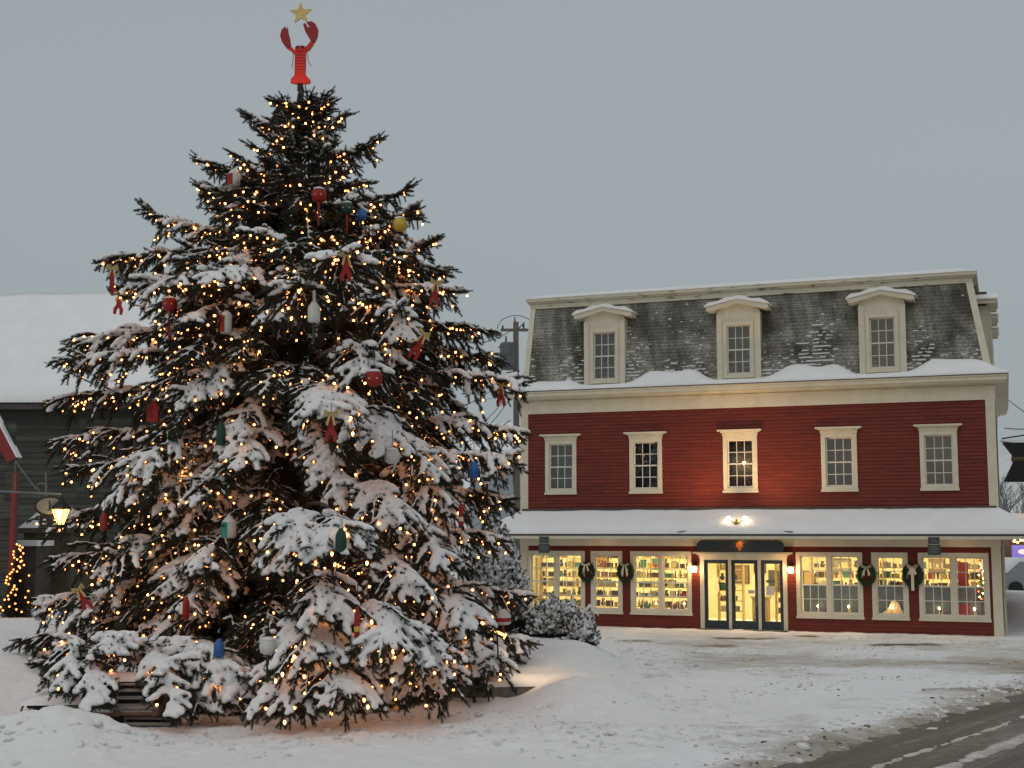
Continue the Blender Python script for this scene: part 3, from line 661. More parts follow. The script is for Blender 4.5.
# entrance
mb = MB()
for a, b in ((-8.42, -8.30), (-7.57, -7.49), (-6.70, -6.62), (-5.97, -5.85)): mb.box(a, b, -.05, .12, -.05, 2.08)
mb.box(-8.42, -5.85, -.05, .12, 2.08, 2.14); mb.build('door_casing', M['cream'], B)
mb = MB(); mb.box(-8.44, -5.83, -.07, .02, 2.14, 2.22); mb.box(-8.50, -5.77, -.11, .02, 2.22, 2.255); mb.box(-8.60, -5.67, -.17, .02, 2.255, 2.31); mb.build('door_header', M['cream'], B)
for i, (a, b) in enumerate(((-8.30, -7.57), (-7.49, -6.70), (-6.62, -5.97))):
    mb = MB(); y = .03; mb.box(a, a+.10, y, y+.05, 0, 2.08); mb.box(b-.10, b, y, y+.05, 0, 2.08); mb.box(a+.1, b-.1, y, y+.05, 0, .30); mb.box(a+.1, b-.1, y, y+.05, 1.97, 2.08)
    d = mb.build('door', M['door'], B)
    g = MB(); g.add([(a+.1, y+.02, .3), (b-.1, y+.02, .3), (b-.1, y+.02, 1.97), (a+.1, y+.02, 1.97)], [(0, 1, 2, 3)]); g.build('glass', M['shopglass'], d)
    if i == 1:
        h = MB(); h.tube([(b-.06, y-.05, .9), (b-.06, y-.05, 1.2)], .014); h.box(b-.07, b-.05, y-.05, y, .92, .94); h.box(b-.07, b-.05, y-.05, y, 1.16, 1.18); h.box(b-.10, b-.02, y-.015, y, .75, 1.3); h.build('handle', M['steel'], d)
        p = MB(); p.box(b-.30, b-.12, y+.008, y+.016, 1.10, 1.2); p.build('notice', M['white'], d)
    if i == 2:
        p = MB(); p.box(a+.14, a+.38, y+.008, y+.016, 1.05, 1.32); p.build('notice', M['white'], d)
        p = MB(); p.prism([(a+.13+.15*(1-math.cos(k*PI/8)), 1.46+.05*math.sin(k*PI/8)) for k in range(16)], y+.006, y+.012); p.build('oval_sticker', M['steel'], d)
mb = MB(); mb.box(-8.45, -5.82, -.35, -.0, -.05, .06); mb.build('doorstep', M['granite'], B)
# sign board
mb = MB(); mb.prism([(-8.44, 2.33), (-5.88, 2.33), (-5.88, 2.55), (-5.98, 2.66), (-8.34, 2.66), (-8.44, 2.55)], -.34, -.28)
sg = mb.build('sign_board', M['door'], B)
mb = MB(); cx = -7.16
mb.prism([(cx+(.13 if k % 2 else .085)*math.cos(k*PI/8), 2.52+(.13 if k % 2 else .085)*math.sin(k*PI/8)) for k in range(16)], -.37, -.341)
mb.prism([(cx-.05, 2.36), (cx+.05, 2.36), (cx+.03, 2.44), (cx-.03, 2.44)], -.36, -.341); mb.build('emblem', mat('copper_gold', (.65, .22, .04), .4, c2=(.5, .2, .05), scale=20), sg)
for x in (-7.86, -6.46): MB().box(x-.44, x+.44, -.345, -.341, 2.385, 2.395).build('gilt_line', mat('dull_gilt', (.12, .06, .03), .6), sg)
for x in (-8.2, -6.1):
    mb = MB(); mb.tube([(x, -.31, 2.66), (x, -.31, 2.77)], .012); mb.build('sign_hanger', M['black'], sg)
for x in (-13.0, -1.68):
    mb = MB(); mb.box(x-.15, x+.15, -1.02, -.995, 2.57, 2.76); mb.box(x-.17, x+.17, -1.02, -.995, 2.27, 2.55); mb.tube([(x-.1, -1.0, 2.5), (x-.1, -1.0, 2.6)], .006); mb.tube([(x+.1, -1.0, 2.5), (x+.1, -1.0, 2.6)], .006)
    pq = mb.build('hanging_plaque', mat('slate_sign', (.035, .05, .048), .6, c2=(.06, .075, .07), scale=14), B)
    for k, (zz, ww) in enumerate(((2.66, .08), (2.49, .11), (2.43, .12), (2.36, .09))): MB().box(x-ww, x+ww, -1.025, -1.021, zz-.012, zz+.012).build('worn_stripe', M['faded'], pq)
# wall lanterns
for x in (-8.57, -5.72):
    mb = MB(); mb.box(x-.05, x+.05, -.06, -.0, 1.80, 2.02); mb.tube([(x, -.05, 1.98), (x, -.14, 2.03), (x, -.16, 1.95)], .012); mb.lathe([(.02, 1.96), (.09, 1.90), (.095, 1.885), (.02, 1.885)], (x, -.16, 0)); mb.lathe([(.05, 1.70), (.03, 1.68), (.01, 1.66)], (x, -.16, 0))
    l = mb.build('wall_lantern', M['black'], B)
    mb = MB(); mb.lathe([(.05, 1.705), (.075, 1.77), (.08, 1.88), (.05, 1.882)], (x, -.16, 0)); mb.build('lamp_glass', M['warmlamp'], l)
    light('POINT', 'lantern_light', (x, -.34, 1.80), 14, (1, .55, .22), B, .06)
# floodlight with two heads on the pent roof
mb = MB(); fx, fy, fz = -7.16, -.78, 3.14
mb.lathe([(.07, 0), (.07, .03), (.03, .05)], (fx, fy, fz)); mb.tube([(fx, fy, fz+.04), (fx-.13, fy+.02, fz+.05), (fx-.19, fy+.05, fz+.12)], .022); mb.tube([(fx, fy, fz+.04), (fx+.13, fy+.02, fz+.05), (fx+.19, fy+.05, fz+.12)], .022); mb.tube([(fx, fy, fz+.03), (fx, fy, fz+.13)], .03)
fl = mb.build('floodlight', M['brass'], B)
for s in (-1, 1):
    mb = MB(); mb.ball((fx+s*.25, fy+.07, fz+.15), .075, 12, 8, (1, 1, .85)); mb.build('flood_lamp', M['whitelamp'], fl)
    lo = light('SPOT', 'flood_spot', (fx+s*.36, fy-.75, fz+.30), 260, (1, .60, .26), B, .1, spot=R(118)); aim(lo, (fx+s*3.0, .8, 8.4))
light('POINT', 'flood_glow', (fx, fy-.1, fz+.28), 1.6, (1, .7, .4), B, .15)
# cables lying on the pent roof
for x0, x1 in ((-8.85, -7.9), (-6.6, -5.5)):
    mb = MB(); mb.tube([(lerp(x0, x1, t), -1.06+.18*t*(1 if x0 < -8 else -1)+(.0 if x0 < -8 else .18), 2.9+.1*t*(1 if x0 < -8 else -1)+(0 if x0 < -8 else .1)) for t in (0, .33, .66, 1)], .014); mb.build('roof_cable', M['black'], B)
# small uplights making the red gleams under the soffit
for x in (-11.3, -7.16, -1.0):
    light('POINT', 'soffit_light', (x, -.6, 2.62), 1.8, (1, .45, .16), B, .05)

# interior shell
mb = MB(); mb.box(XL+.1, -.1, .14, 7, -.06, .0); mb.build('shop_floor', M['shopfloor'], B)
mb = MB(); mb.box(XL+.1, -.1, 5.0, 5.1, 0, 2.7); mb.box(XL+.05, XL+.1, .14, 5, 0, 2.7); mb.box(-.12, -.07, .14, 5, 0, 2.7); mb.build('shop_back_wall', M['shopwall'], B)
mb = MB(); mb.box(XL+.05, -.05, .0, 5.1, 2.7, 2.74); mb.build('shop_ceiling', M['sash'], B)
mb = MB(); mb.box(XL+.1, -.1, .55, .58, 3.4, 6.7); mb.box(XL+.1, -.1, .1, 2.0, 3.36, 3.4); mb.box(XL+.1, -.1, .1, 2.0, 6.7, 6.74); mb.build('upstairs_inner_wall', M['darkroom'], B)
mb = MB(); mb.box(XL+.08, -.08, 1.9, DEP-.1, 7.2, 10.0); mb.build('attic_core', M['dark'], B)
for x in (-12.6, -10.2, -7.2, -4.4, -1.8):
    mb = MB(); mb.box(x-.6, x+.6, 1.0, 1.25, 2.64, 2.68); mb.box(x-.6, x+.6, 3.2, 3.45, 2.64, 2.68); mb.build('ceiling_lamp', M['fixture'], B)
    lo = light('AREA', 'shop_light', (x, .7, 2.6), random.choice((22, 34, 48)), (1, .80, .40), B, 1.0)
    lo = light('AREA', 'shop_light', (x, 3.4, 2.6), 75, (1, .80, .40), B, 1.6)
mb = MB(); mb.lathe([(.02, 0), (.05, .03), (.05, .08), (.02, .1)], (-7.1, .3, 4.9)); 
upl = mb.build('upstairs_lamp', M['flame'], B)

def binb(name, *a):  # child placed in building coordinates but top-level: world transform of a local point
    pass
Mw = Matrix.Translation((BX, BY, 0)) @ Matrix.Rotation(-PHI, 4, 'Z')
def W(p): return Mw @ Vector(p)

# display shelves and goods
def make_shelf(wd, z0, z1, n, label):
    s = empty('display_shelf'); tag(s, label, 'shelf', 'display shelves inside the shop')
    mb = MB(); mb.box(-wd/2, -wd/2+.03, -.15, .15, 0, z1+.05); mb.box(wd/2-.03, wd/2, -.15, .15, 0, z1+.05); mb.build('side_panel', M['shelfwood'], s)
    for k in range(n):
        z = lerp(z0, z1, k/(n-1)); mb = MB(); mb.box(-wd/2+.03, wd/2-.03, -.15, .15, z-.02, z); mb.build('shelf_board', M['shelfwood'], s)
    return s
GP = []
def gp(name, mb, m): 
    o = mb.build(name, m); return o
goods_protos = []
def proto_goods():
    L_ = []
    for i in range(8):
        mb = MB(); a = random.uniform(.05, .13); h = random.uniform(.12, .26); mb.box(-a, a, -.06, .06, 0, h*.82); mb.box(-a-.006, a+.006, -.066, .066, h*.82, h); L_.append(('gift_box', mb))
    for i in range(4):
        mb = MB(); r = random.uniform(.03, .05); mb.lathe([(r, 0), (r, .13), (r*.4, .18), (r*.4, .23)], n=8); L_.append(('bottle', mb))
    for i in range(3):
        mb = MB(); x = -.12
        while x < .1:
            t = random.uniform(.018, .035); mb.box(x, x+t*.9, -.07, .07, 0, random.uniform(.16, .23)); x += t
        L_.append(('book_row', mb))
    for i in range(3):
        mb = MB(); mb.ball((0, 0, .08), .08, 8, 6); mb.ball((0, -.01, .19), .05, 8, 6); mb.ball((-.04, 0, .235), .02, 6, 4); mb.ball((.04, 0, .235), .02, 6, 4); L_.append(('plush_toy', mb))
    for i in range(3):
        mb = MB(); r = random.uniform(.035, .06); mb.lathe([(r*.7, 0), (r, .05), (r*.9, .12), (r*1.02, .13), (r*.9, .15)], n=8); L_.append(('mug', mb))
    return L_
PG = proto_goods(); meshes = []
for nm, mb in PG:
    for k in range(2):
        me = bpy.data.meshes.new(nm); me.from_pydata(mb.v, [], mb.f); me.update(); me.materials.append(random.choice(GM)); meshes.append((nm, me))
ngoods = 0
GL = {'gift_box': 'small wrapped box on the lit shelves behind the shop windows', 'bottle': 'small bottle on the lit shelves behind the shop windows', 'book_row': 'row of upright books on the lit shop shelves', 'plush_toy': 'small plush toy on the lit shelves behind the shop windows', 'mug': 'mug or jar on the lit shelves behind the shop windows'}
GC = {'gift_box': 'box', 'bottle': 'bottle', 'book_row': 'books', 'plush_toy': 'toy', 'mug': 'mug'}
def stock(x, y, wd, z, gap=.03):
    global ngoods
    u = -wd/2+.12
    while u < wd/2-.1:
        nm, me = random.choice(meshes)
        hw = max(abs(v.co.x) for v in me.vertices)
        if u+2*hw > wd/2-.03: break
        o = bpy.data.objects.new(nm, me); col.objects.link(o)
        o.location = W((x+u+hw-.06, y-random.uniform(-.02, .07), z)); o.rotation_euler = (0, 0, -PHI+random.uniform(-.5, .5)); k_ = random.uniform(.7, 1.12); o.scale = (random.uniform(.8, 1.05), 1, k_)
        tag(o, GL[nm], GC[nm], {'gift_box': 'boxes', 'bottle': 'bottles', 'book_row': 'books', 'plush_toy': 'toys', 'mug': 'mugs'}[nm]+' on the lit shop shelves'); ngoods += 1
        u += 2*hw+random.uniform(.005, gap)
SH = [(-12.5, 1.15, 2.7, .30, 2.1, 7, 'long wooden shelf crowded with goods behind the leftmost shop windows'), (-9.75, 1.25, 2.5, .30, 2.1, 7, 'long wooden shelf crowded with goods left of the entrance'),
      (-7.95, 2.3, .8, .45, 2.05, 6, 'narrow wooden shelf seen through the left door'), (-6.1, 1.9, .8, .45, 2.05, 6, 'narrow wooden shelf seen through the right door'),
      (-4.3, 1.5, 2.1, .95, 2.15, 5, 'wooden shelf full of goods behind the window right of the entrance'), (-2.95, 1.9, 1.0, .95, 2.15, 5, 'wooden shelf behind the single window on the right'), (-1.3, 1.5, 2.0, .95, 2.15, 5, 'wooden shelf full of goods farthest right in the shop')]
for (x, y, wd, z0, z1, n, lb) in SH:
    s = make_shelf(wd, z0, z1, n, lb); s.location = W((x, y, 0)); s.rotation_euler = (0, 0, -PHI)
    for k in range(n): stock(x, y, wd, lerp(z0, z1, k/(n-1))+.002)
# framed pictures and notices on the back wall, seen through doors and windows
for i, (x, z, w_, h_, m_) in enumerate(((-8.1, 1.5, .5, .6, GM[3]), (-7.5, 1.7, .4, .3, GM[5]), (-7.0, 1.3, .45, .7, GM[8]), (-6.5, 1.75, .35, .35, GM[2]), (-5.9, 1.4, .4, .5, GM[10]), (-13.0, 1.9, .6, .4, GM[7]), (-10.9, 1.9, .5, .5, GM[4]), (-4.9, 1.8, .7, .5, GM[12]), (-1.9, 1.9, .5, .6, GM[3]))):
    t = empty('picture', W((x, 4.97, z)), -PHI); tag(t, 'framed picture on the back wall of the lit shop', 'picture', 'pictures on the back wall of the shop')
    MB().box(-w_/2, w_/2, -.02, .02, -h_/2, h_/2).build('frame', M['dark'], t); MB().box(-w_/2+.04, w_/2-.04, -.026, -.021, -h_/2+.04, h_/2-.04).build('print', m_, t)
# window sill displays in the left windows
for (a, b) in ((-13.7, -12.2), (-10.45, -8.85)):
    mb = MB(); c = (a+b)/2; mb.box(a-c, b-c, -.14, .14, .0, .04); mb.box(a-c, a-c+.05, -.1, .1, -.5, 0); mb.box(b-c-.05, b-c, -.1, .1, -.5, 0)
    t = mb.build('display_bench', M['shelfwood']); t.location = W((c, .42, .52)); t.rotation_euler = (0, 0, -PHI); tag(t, 'low wooden display bench at the sill of the '+('leftmost' if a < -12 else 'window left of the entrance')+' shop window', 'bench')
    stock(c, .42, b-a, .565, .12)
# folding slate-coloured panels filling the lower halves of the right-hand windows
for (a, b, n), lb in zip(SW[3:], ('right of the entrance', 'between two wreaths', 'at the far right')):
    c = (a+b)/2; mb = MB(); ww = (b-a)/2-.13; k = 5 if n == 2 else 3
    for i in range(k):
        x0 = -ww+2*ww*i/k; x1 = -ww+2*ww*(i+1)/k
        mb.add([(x0, .05*(i % 2), 0), (x1, .05*((i+1) % 2), 0), (x1, .05*((i+1) % 2), .86), (x0, .05*(i % 2), .86), (x0, .05*(i % 2)+.02, 0), (x1, .05*((i+1) % 2)+.02, 0), (x1, .05*((i+1) % 2)+.02, .86), (x0, .05*(i % 2)+.02, .86)],
               [(0, 1, 2, 3), (7, 6, 5, 4), (3, 2, 6, 7), (0, 4, 5, 1), (0, 3, 7, 4), (1, 5, 6, 2)])
    o = mb.build('folding_screen', M['slate_panel']); o.location = W((c, .38, .52)); o.rotation_euler = (0, 0, -PHI)
    tag(o, 'grey-blue folding screen in the lower half of the shop window '+lb, 'screen')
# electric candles
def make_candle():
    c = empty('window_candle'); mb = MB(); mb.lathe([(.045, 0), (.045, .012), (.015, .02)], n=10); mb.build('candle_base', M['brass'], c)
    mb = MB(); mb.lathe([(.014, .02), (.014, .13)], n=8); mb.build('candle_stick', M['sash'], c)
    mb = MB(); mb.lathe([(.014, .13), (.028, .155), (.02, .18), (.003, .20)], n=8); mb.build('candle_bulb', M['flame'], c); return c
cands = [(-5.02, .25, 'left half of the window just right of the entrance'), (-4.15, .25, 'right half of the window just right of the entrance'), (-2.95, .25, 'the single window between the two right wreaths'), (-1.66, .25, 'left half of the far right window'), (-.72, .25, 'right half of the far right window'), (-9.85, .25, 'left half of the window left of the entrance'), (-8.98, .25, 'right half of the window left of the entrance')]
c0 = make_candle()
for i, (x, y, lb) in enumerate(cands):
    c = c0 if i == 0 else copy_tree(c0)
    c.location = W((x, y, .60)); c.rotation_euler = (0, 0, -PHI); tag(c, 'lit electric candle in '+lb, 'candle', 'electric candles in the shop windows')
    light('POINT', 'candle_light', W((x, y-.07, .80)), .9, (1, .6, .25), None, .02)
    mb = MB(); mb.box(-.09, .09, -.07, .07, 0, .05); s = mb.build('candle_stand', M['shelfwood']); s.location = W((x, y, .549)); s.rotation_euler = (0, 0, -PHI); tag(s, 'wooden block under the candle in '+lb, 'block', 'blocks under the candles')
# nativity-like white display behind the single window, red cloth and little lit tree at the far right
mb = MB(); mb.prism([(-.32, 0), (.32, 0), (.18, .34), (.02, .42), (-.1, .2)], -.02, .02); o = mb.build('display_card', M['creamribbon']); o.location = W((-2.95, .33, .55)); o.rotation_euler = (0, 0, -PHI); tag(o, 'pale peaked display card behind the candle of the single right window', 'card')
mb = MB(); mb.add([(.04*i-.14, .02*(i % 2), z) for z in (0, 1.05) for i in range(8)], [(i, i+1, 9+i, 8+i) for i in range(7)]); o = mb.build('red_cloth', M['red']); o.location = W((-1.0, .55, 1.0)); o.rotation_euler = (0, 0, -PHI)
tag(o, 'red cloth hanging inside the far right shop window', 'cloth')
mb = MB(); mb.box(-.16, .16, -.01, .01, 0, .3); o = mb.build('red_banner', M['red']); o.location = W((-1.0, .30, .58)); o.rotation_euler = (0, 0, -PHI); tag(o, 'red card low in the far right shop window', 'card')
st = empty('display_tree', W((-.52, .34, 1.0))); tag(st, 'narrow little tree with red lights at the right end of the far right window', 'tree')
mb = MB()
for i in range(60):
    z = .02*i; r = .17*(1-i/62); a = i*2.4; mb.tube([(0, 0, z), (r*math.cos(a), r*math.sin(a), z-.04)], [.02, .012], 4)
mb.build('crown', M['wreath'], st); mb = MB(); mb.tube([(0, 0, -.4), (0, 0, 1.2)], .012); mb.build('trunk', M['bark'], st)
for i in range(22):
    z = .05*i; a = i*2.0; r = .17*(1-i/24); mb = MB(); mb.ball((r*math.cos(a), -abs(r*math.sin(a))-.02, z), .022, 6, 4); mb.build('bulb', M['redglow'] if i % 2 else M['flame'], st)
# lit ornament in the left door glass
mb = MB(); mb.lathe([(.02, 0), (.05, .03), (.05, .22), (.02, .25), (.02, .30), (.045, .33), (.045, .42), (.02, .45)], n=10); o = mb.build('glowing_ornament', M['redglow']); o.location = W((-8.02, .5, 1.1)); tag(o, 'glowing orange ornament behind the glass of the left door', 'ornament')
mb = MB(); mb.tube([(0, 0, .45), (0, 0, 1.5)], .006); mb.build('hanging_cord', M['black'], o)
mb = MB(); mb.box(-.24, .24, -.2, .2, .0, .9); mb.box(-.28, .28, -.24, .24, .9, .95); o = mb.build('counter', M['shelfwood']); o.location = W((-6.9, 1.6, 0)); o.rotation_euler = (0, 0, -PHI); tag(o, 'small wooden counter seen through the middle door', 'counter')
o = empty('potted_tree', W((-6.85, .9, 0))); tag(o, 'small green potted tree behind the middle door', 'plant')
mb = MB()
for i in range(70):
    z = .3+.015*i; r = .2*(1-i/74); a = i*2.4; mb.tube([(0, 0, z), (r*math.cos(a), r*math.sin(a), z-.05)], [.02, .008], 4)
mb.build('crown', M['wreath'], o); mb = MB(); mb.lathe([(.09, 0), (.12, .25)]); mb.build('pot', M['red_dark'], o); mb = MB(); mb.tube([(0, 0, .2), (0, 0, 1.3)], .015); mb.build('trunk', M['bark'], o)

# wreaths
def make_wreath():
    w_ = empty('wreath'); V = []; Fc = []; k = 0
    rr = random.Random(3)
    for i in range(900):
        a = rr.uniform(0, 2*PI); b = rr.uniform(0, 2*PI); r0 = .235; q = .085*rr.uniform(.3, 1)
        c = Vector((math.cos(a)*(r0+q*math.cos(b)), -q*abs(math.sin(b))-.02, math.sin(a)*(r0+q*math.cos(b))))
        d = Vector((math.cos(a+1.3+rr.uniform(-.9, .9)), -rr.uniform(.1, .9), math.sin(a+1.3+rr.uniform(-.9, .9)))).normalized()
        s = d.cross(Vector((rr.uniform(-1, 1), rr.uniform(-1, 1), rr.uniform(-1, 1)))).normalized()*.012
        V += [c-s, c+s, c+d*rr.uniform(.05, .09)]; Fc.append((k, k+1, k+2)); k += 3
    np_mesh('foliage', np.array([tuple(v) for v in V]), np.array(Fc), M['wreath'], w_)
    mb = MB(); mb.tube([(.235*math.cos(t*PI/12), -.03, .235*math.sin(t*PI/12)) for t in range(25)], .05, 8, False); mb.build('ring', M['wreath'], w_)
    return w_
def bow(mb, x, z, tl, s=1):
    for sg_ in (-1, 1):
        mb.add([(x, -.14, z-.02), (x, -.14, z+.03), (x+sg_*.13*s, -.17, z+.09), (x+sg_*.15*s, -.15, z+.0), (x+sg_*.06*s, -.19, z+.05)], [(0, 1, 2, 3), (0, 3, 4), (1, 4, 2)])
        mb.add([(x+sg_*.01, -.14, z), (x+sg_*.05, -.14, z), (x+sg_*.12*s, -.14, z-tl*.8), (x+sg_*.06*s, -.14, z-tl)], [(0, 1, 2, 3)])
    mb.ball((x, -.15, z+.01), .03, 6, 4)
wr0 = make_wreath()
for i, (x, lb, tl) in enumerate(((-11.92, 'leftmost dark green wreath with a pale bow, on the shop front', .2), (-10.69, 'green wreath with trailing pale ribbon, second from the left', .34), (-3.585, 'round green wreath with a looped cream bow, right of the entrance', .24), (-2.325, 'green wreath with a long straight cream ribbon, farthest right', .5))):
    c = wr0 if i == 0 else copy_tree(wr0)
    c.location = W((x, -.09, 1.68)); c.rotation_euler = (0, 0, -PHI); tag(c, lb, 'wreath', 'wreaths on the shop front')
    if i == 3: c.scale = (1, 1, 1.1)
    if i < 2: c.scale = (.92, 1, 1.0)
    mb = MB()
    if i == 3: mb.box(-.04, .04, -.15, -.14, -.38, .2)
    bow(mb, 0, .21, tl if i != 3 else .05); mb.build('bow', M['creamribbon'], c)

# ------------------------------------------------------------------ the big spruce
tree = empty('christmas_spruce', (TX, TY, 0)); tag(tree, 'huge snow-laden spruce strung with warm lights and hung with lobster buoys', 'tree')
# crown radius as a function of height (from the trunk axis)
RZ = [(-.2, 4.55), (.7, 4.6), (2.6, 4.45), (4.5, 4.15), (5.9, 3.75), (6.8, 3.3), (8.2, 2.55), (9.3, 1.75), (10.3, 1.0), (10.9, .5), (11.3, .12)]
def rad(z): return float(np.interp(z, [a for a, b in RZ], [b for a, b in RZ]))
twP, twD, twL, twR = [], [], [], []      # needle twigs: base, direction, length, radius
snP, snD, snS = [], [], []               # snow lumps: centre, direction, half sizes
limb = MB()
UP = Vector((0, 0, 1))
def twig(p, d, l, r=.032): twP.append(tuple(p)); twD.append(tuple(d)); twL.append(l); twR.append(r)
def lump(p, d, a, b, c): snP.append(tuple(p)); snD.append(tuple(d)); snS.append((a, b, c))
rr = random.Random(5)
bulbspots = []
def shoot(q, d, ls, sf, rad_=.042, drp=.35, bulb=.5, pend=.4, lat=1.0, front=True):
    """a side shoot: needles along it, small twigs both sides, snow on top"""
    m = max(2, int(round(ls/.15))); st_ = ls/m; ld = d.copy(); lp = q.copy(); heavy = sf > .42
    for j in range(m):
        jt = (j+.5)/m; S2 = ld.cross(UP)
        if S2.length < .1: S2 = Vector((1, 0, 0))
        S2.normalize(); twig(lp, ld, st_*1.2, rad_)
        steep = 1 if ld.z > -.75 else .5
        if heavy and rr.random() < .38: twig(lp+ld*st_*rr.random(), (ld*.6+S2*rr.uniform(-.8, .8)+UP*rr.uniform(.35, .8)).normalized(), rr.uniform(.10, .17), rad_*.7)
        if heavy:
            if rr.random() < (1.1-.5*jt)*steep: lump(lp+ld*st_*.5+UP*.05, ld, st_*.85, (.062+.055*sf)*(1-.4*jt), .036+.034*sf)
        elif rr.random() < .6+sf: lump(lp+ld*st_*.5+UP*.034, ld, st_*.75, .024+.02*sf, .014+.014*sf)
        for s2 in (-1, 1):
            tl = rr.uniform(.10, .19)*(1.15-.4*jt)*lat; a_ = rr.uniform(.5, .85)
            td = (ld*(1-a_*.45)+S2*s2*a_-UP*rr.uniform(-.05, .3)).normalized(); tp = lp+ld*st_*rr.random()
            twig(tp, td, tl, rad_*.92)
            if heavy and rr.random() < .85: lump(tp+td*tl*.36+UP*.038, td, tl*.52, .040+.03*sf, .028+.026*sf)
            elif rr.random() < .22+sf*.5: lump(tp+td*tl*.45+UP*.03, td, tl*.5, .020, .014)
        if rr.random() < pend: hd = Vector((ld.x*.5+rr.uniform(-.4, .4), ld.y*.5+rr.uniform(-.4, .4), -1)).normalized(); twig(lp, hd, rr.uniform(.12, .26), rad_*.9)
        if rr.random() < bulb*.27: bulbspots.append(lp+ld*st_*rr.random()-UP*rr.uniform(.03, .10)+Vector((rr.uniform(-.04, .04), rr.uniform(-.05, .02), 0)))
        ld = (ld-UP*drp*.15*(1+jt)).normalized(); lp = lp+ld*st_
    twig(lp, (ld+UP*.12).normalized(), rr.uniform(.09, .15), rad_*.75)
def bough(root, mid, tip, snow, w=.62, t0=.45, dens=1.0, steps=None):
    """a bough: runs out level, arches over and ends in a fan; shoots overlap into one rounded mass"""
    root, mid, tip = Vector(root), Vector(mid), Vector(tip)
    B = lambda t: root*(1-t)**2+mid*2*t*(1-t)+tip*t*t
    Lq = sum((B(k/12)-B((k+1)/12)).length for k in range(12)); n = max(5, int(Lq/.17))
    pts = [B(k/n) for k in range(n+1)]; limb.tube(pts, [lerp(.05 if Lq > 2 else .025, .008, i/n) for i in range(n+1)], 5)
    phase = rr.uniform(0, 9)
    for i in range(n):
        t = (i+.5)/n
        if t < t0: continue
        u = (t-t0)/(1-t0); q = pts[i]; d = (pts[i+1]-q); step = d.length; d.normalize(); S = d.cross(UP).normalized()
        sfm = snow*(.74+.36*math.sin(phase+u*4.5))
        shoot(q, d, step*1.1, sfm, .045, .1, .8, .6)
        for sg_ in (-1, 1, 0, 0):
            if rr.random() > dens*(.96 if sg_ else .4): continue
            ls = w*(.38+.75*math.sin(PI*(.18+.72*u)))*rr.uniform(.72, 1.15)
            ang = R(rr.uniform(38, 72)); sg2 = sg_ if sg_ else rr.uniform(-.5, .5); up_b = rr.uniform(-.2, .22) if sg_ else rr.choice((rr.uniform(-.9, -.4), rr.uniform(.1, .4)))
            sf = max(0, sfm+rr.uniform(-.3, .2))*(.3 if rr.random() < .16 else 1)*(1 if up_b > -.35 else .1)
            ld = (d*math.cos(ang)+S*sg2*math.sin(ang)+UP*up_b).normalized()
            shoot(q+d*rr.uniform(0, step), ld, ls, sf, .042, rr.uniform(.5, 1.1), 1.0, .45)
    for k in range(3): shoot(pts[-1], (d+S*(k-1)*.5+UP*rr.uniform(-.1, .25)).normalized(), rr.uniform(.22, .36)*(1 if k == 1 else .7), snow*.7, .036, .2, .6, .2, .85)
def branch(root, az, L_, elev, droop, snow=.6, dens=1.0, tipup=.25, spread=.44, cap=.85):
    root = Vector(root); e1 = elev; e2 = elev-droop
    h = lambda e: Vector((math.cos(az)*math.cos(e), math.sin(az)*math.cos(e), math.sin(e)))
    mid = root+h(e1)*L_*.6; tip = mid+h(e2)*L_*.42
    bough(root, mid, tip, snow, min(cap, .30+.10*L_), .36 if L_ > 2 else .15, dens)
def limb_to(target, snow, z_off=None, tipup=.2, spread=.44, cap=.85):
    """a limb from the trunk whose tip ends at the given point (tree-local)"""
    T = Vector(target); r = math.hypot(T.x, T.y); drop = (z_off if z_off is not None else .2*r)
    A = Vector((T.x/max(r, .01), T.y/max(r, .01), 0))
    k = .84 if drop > .35 else .6
    mid = A*(r*k)+UP*(T.z+drop*1.12); root = UP*(T.z+drop*.55)
    bough(root, mid, T, snow, min(.72, .26+.12*r), max(.3, 1-1.75/max(r, .5)), 1.0)

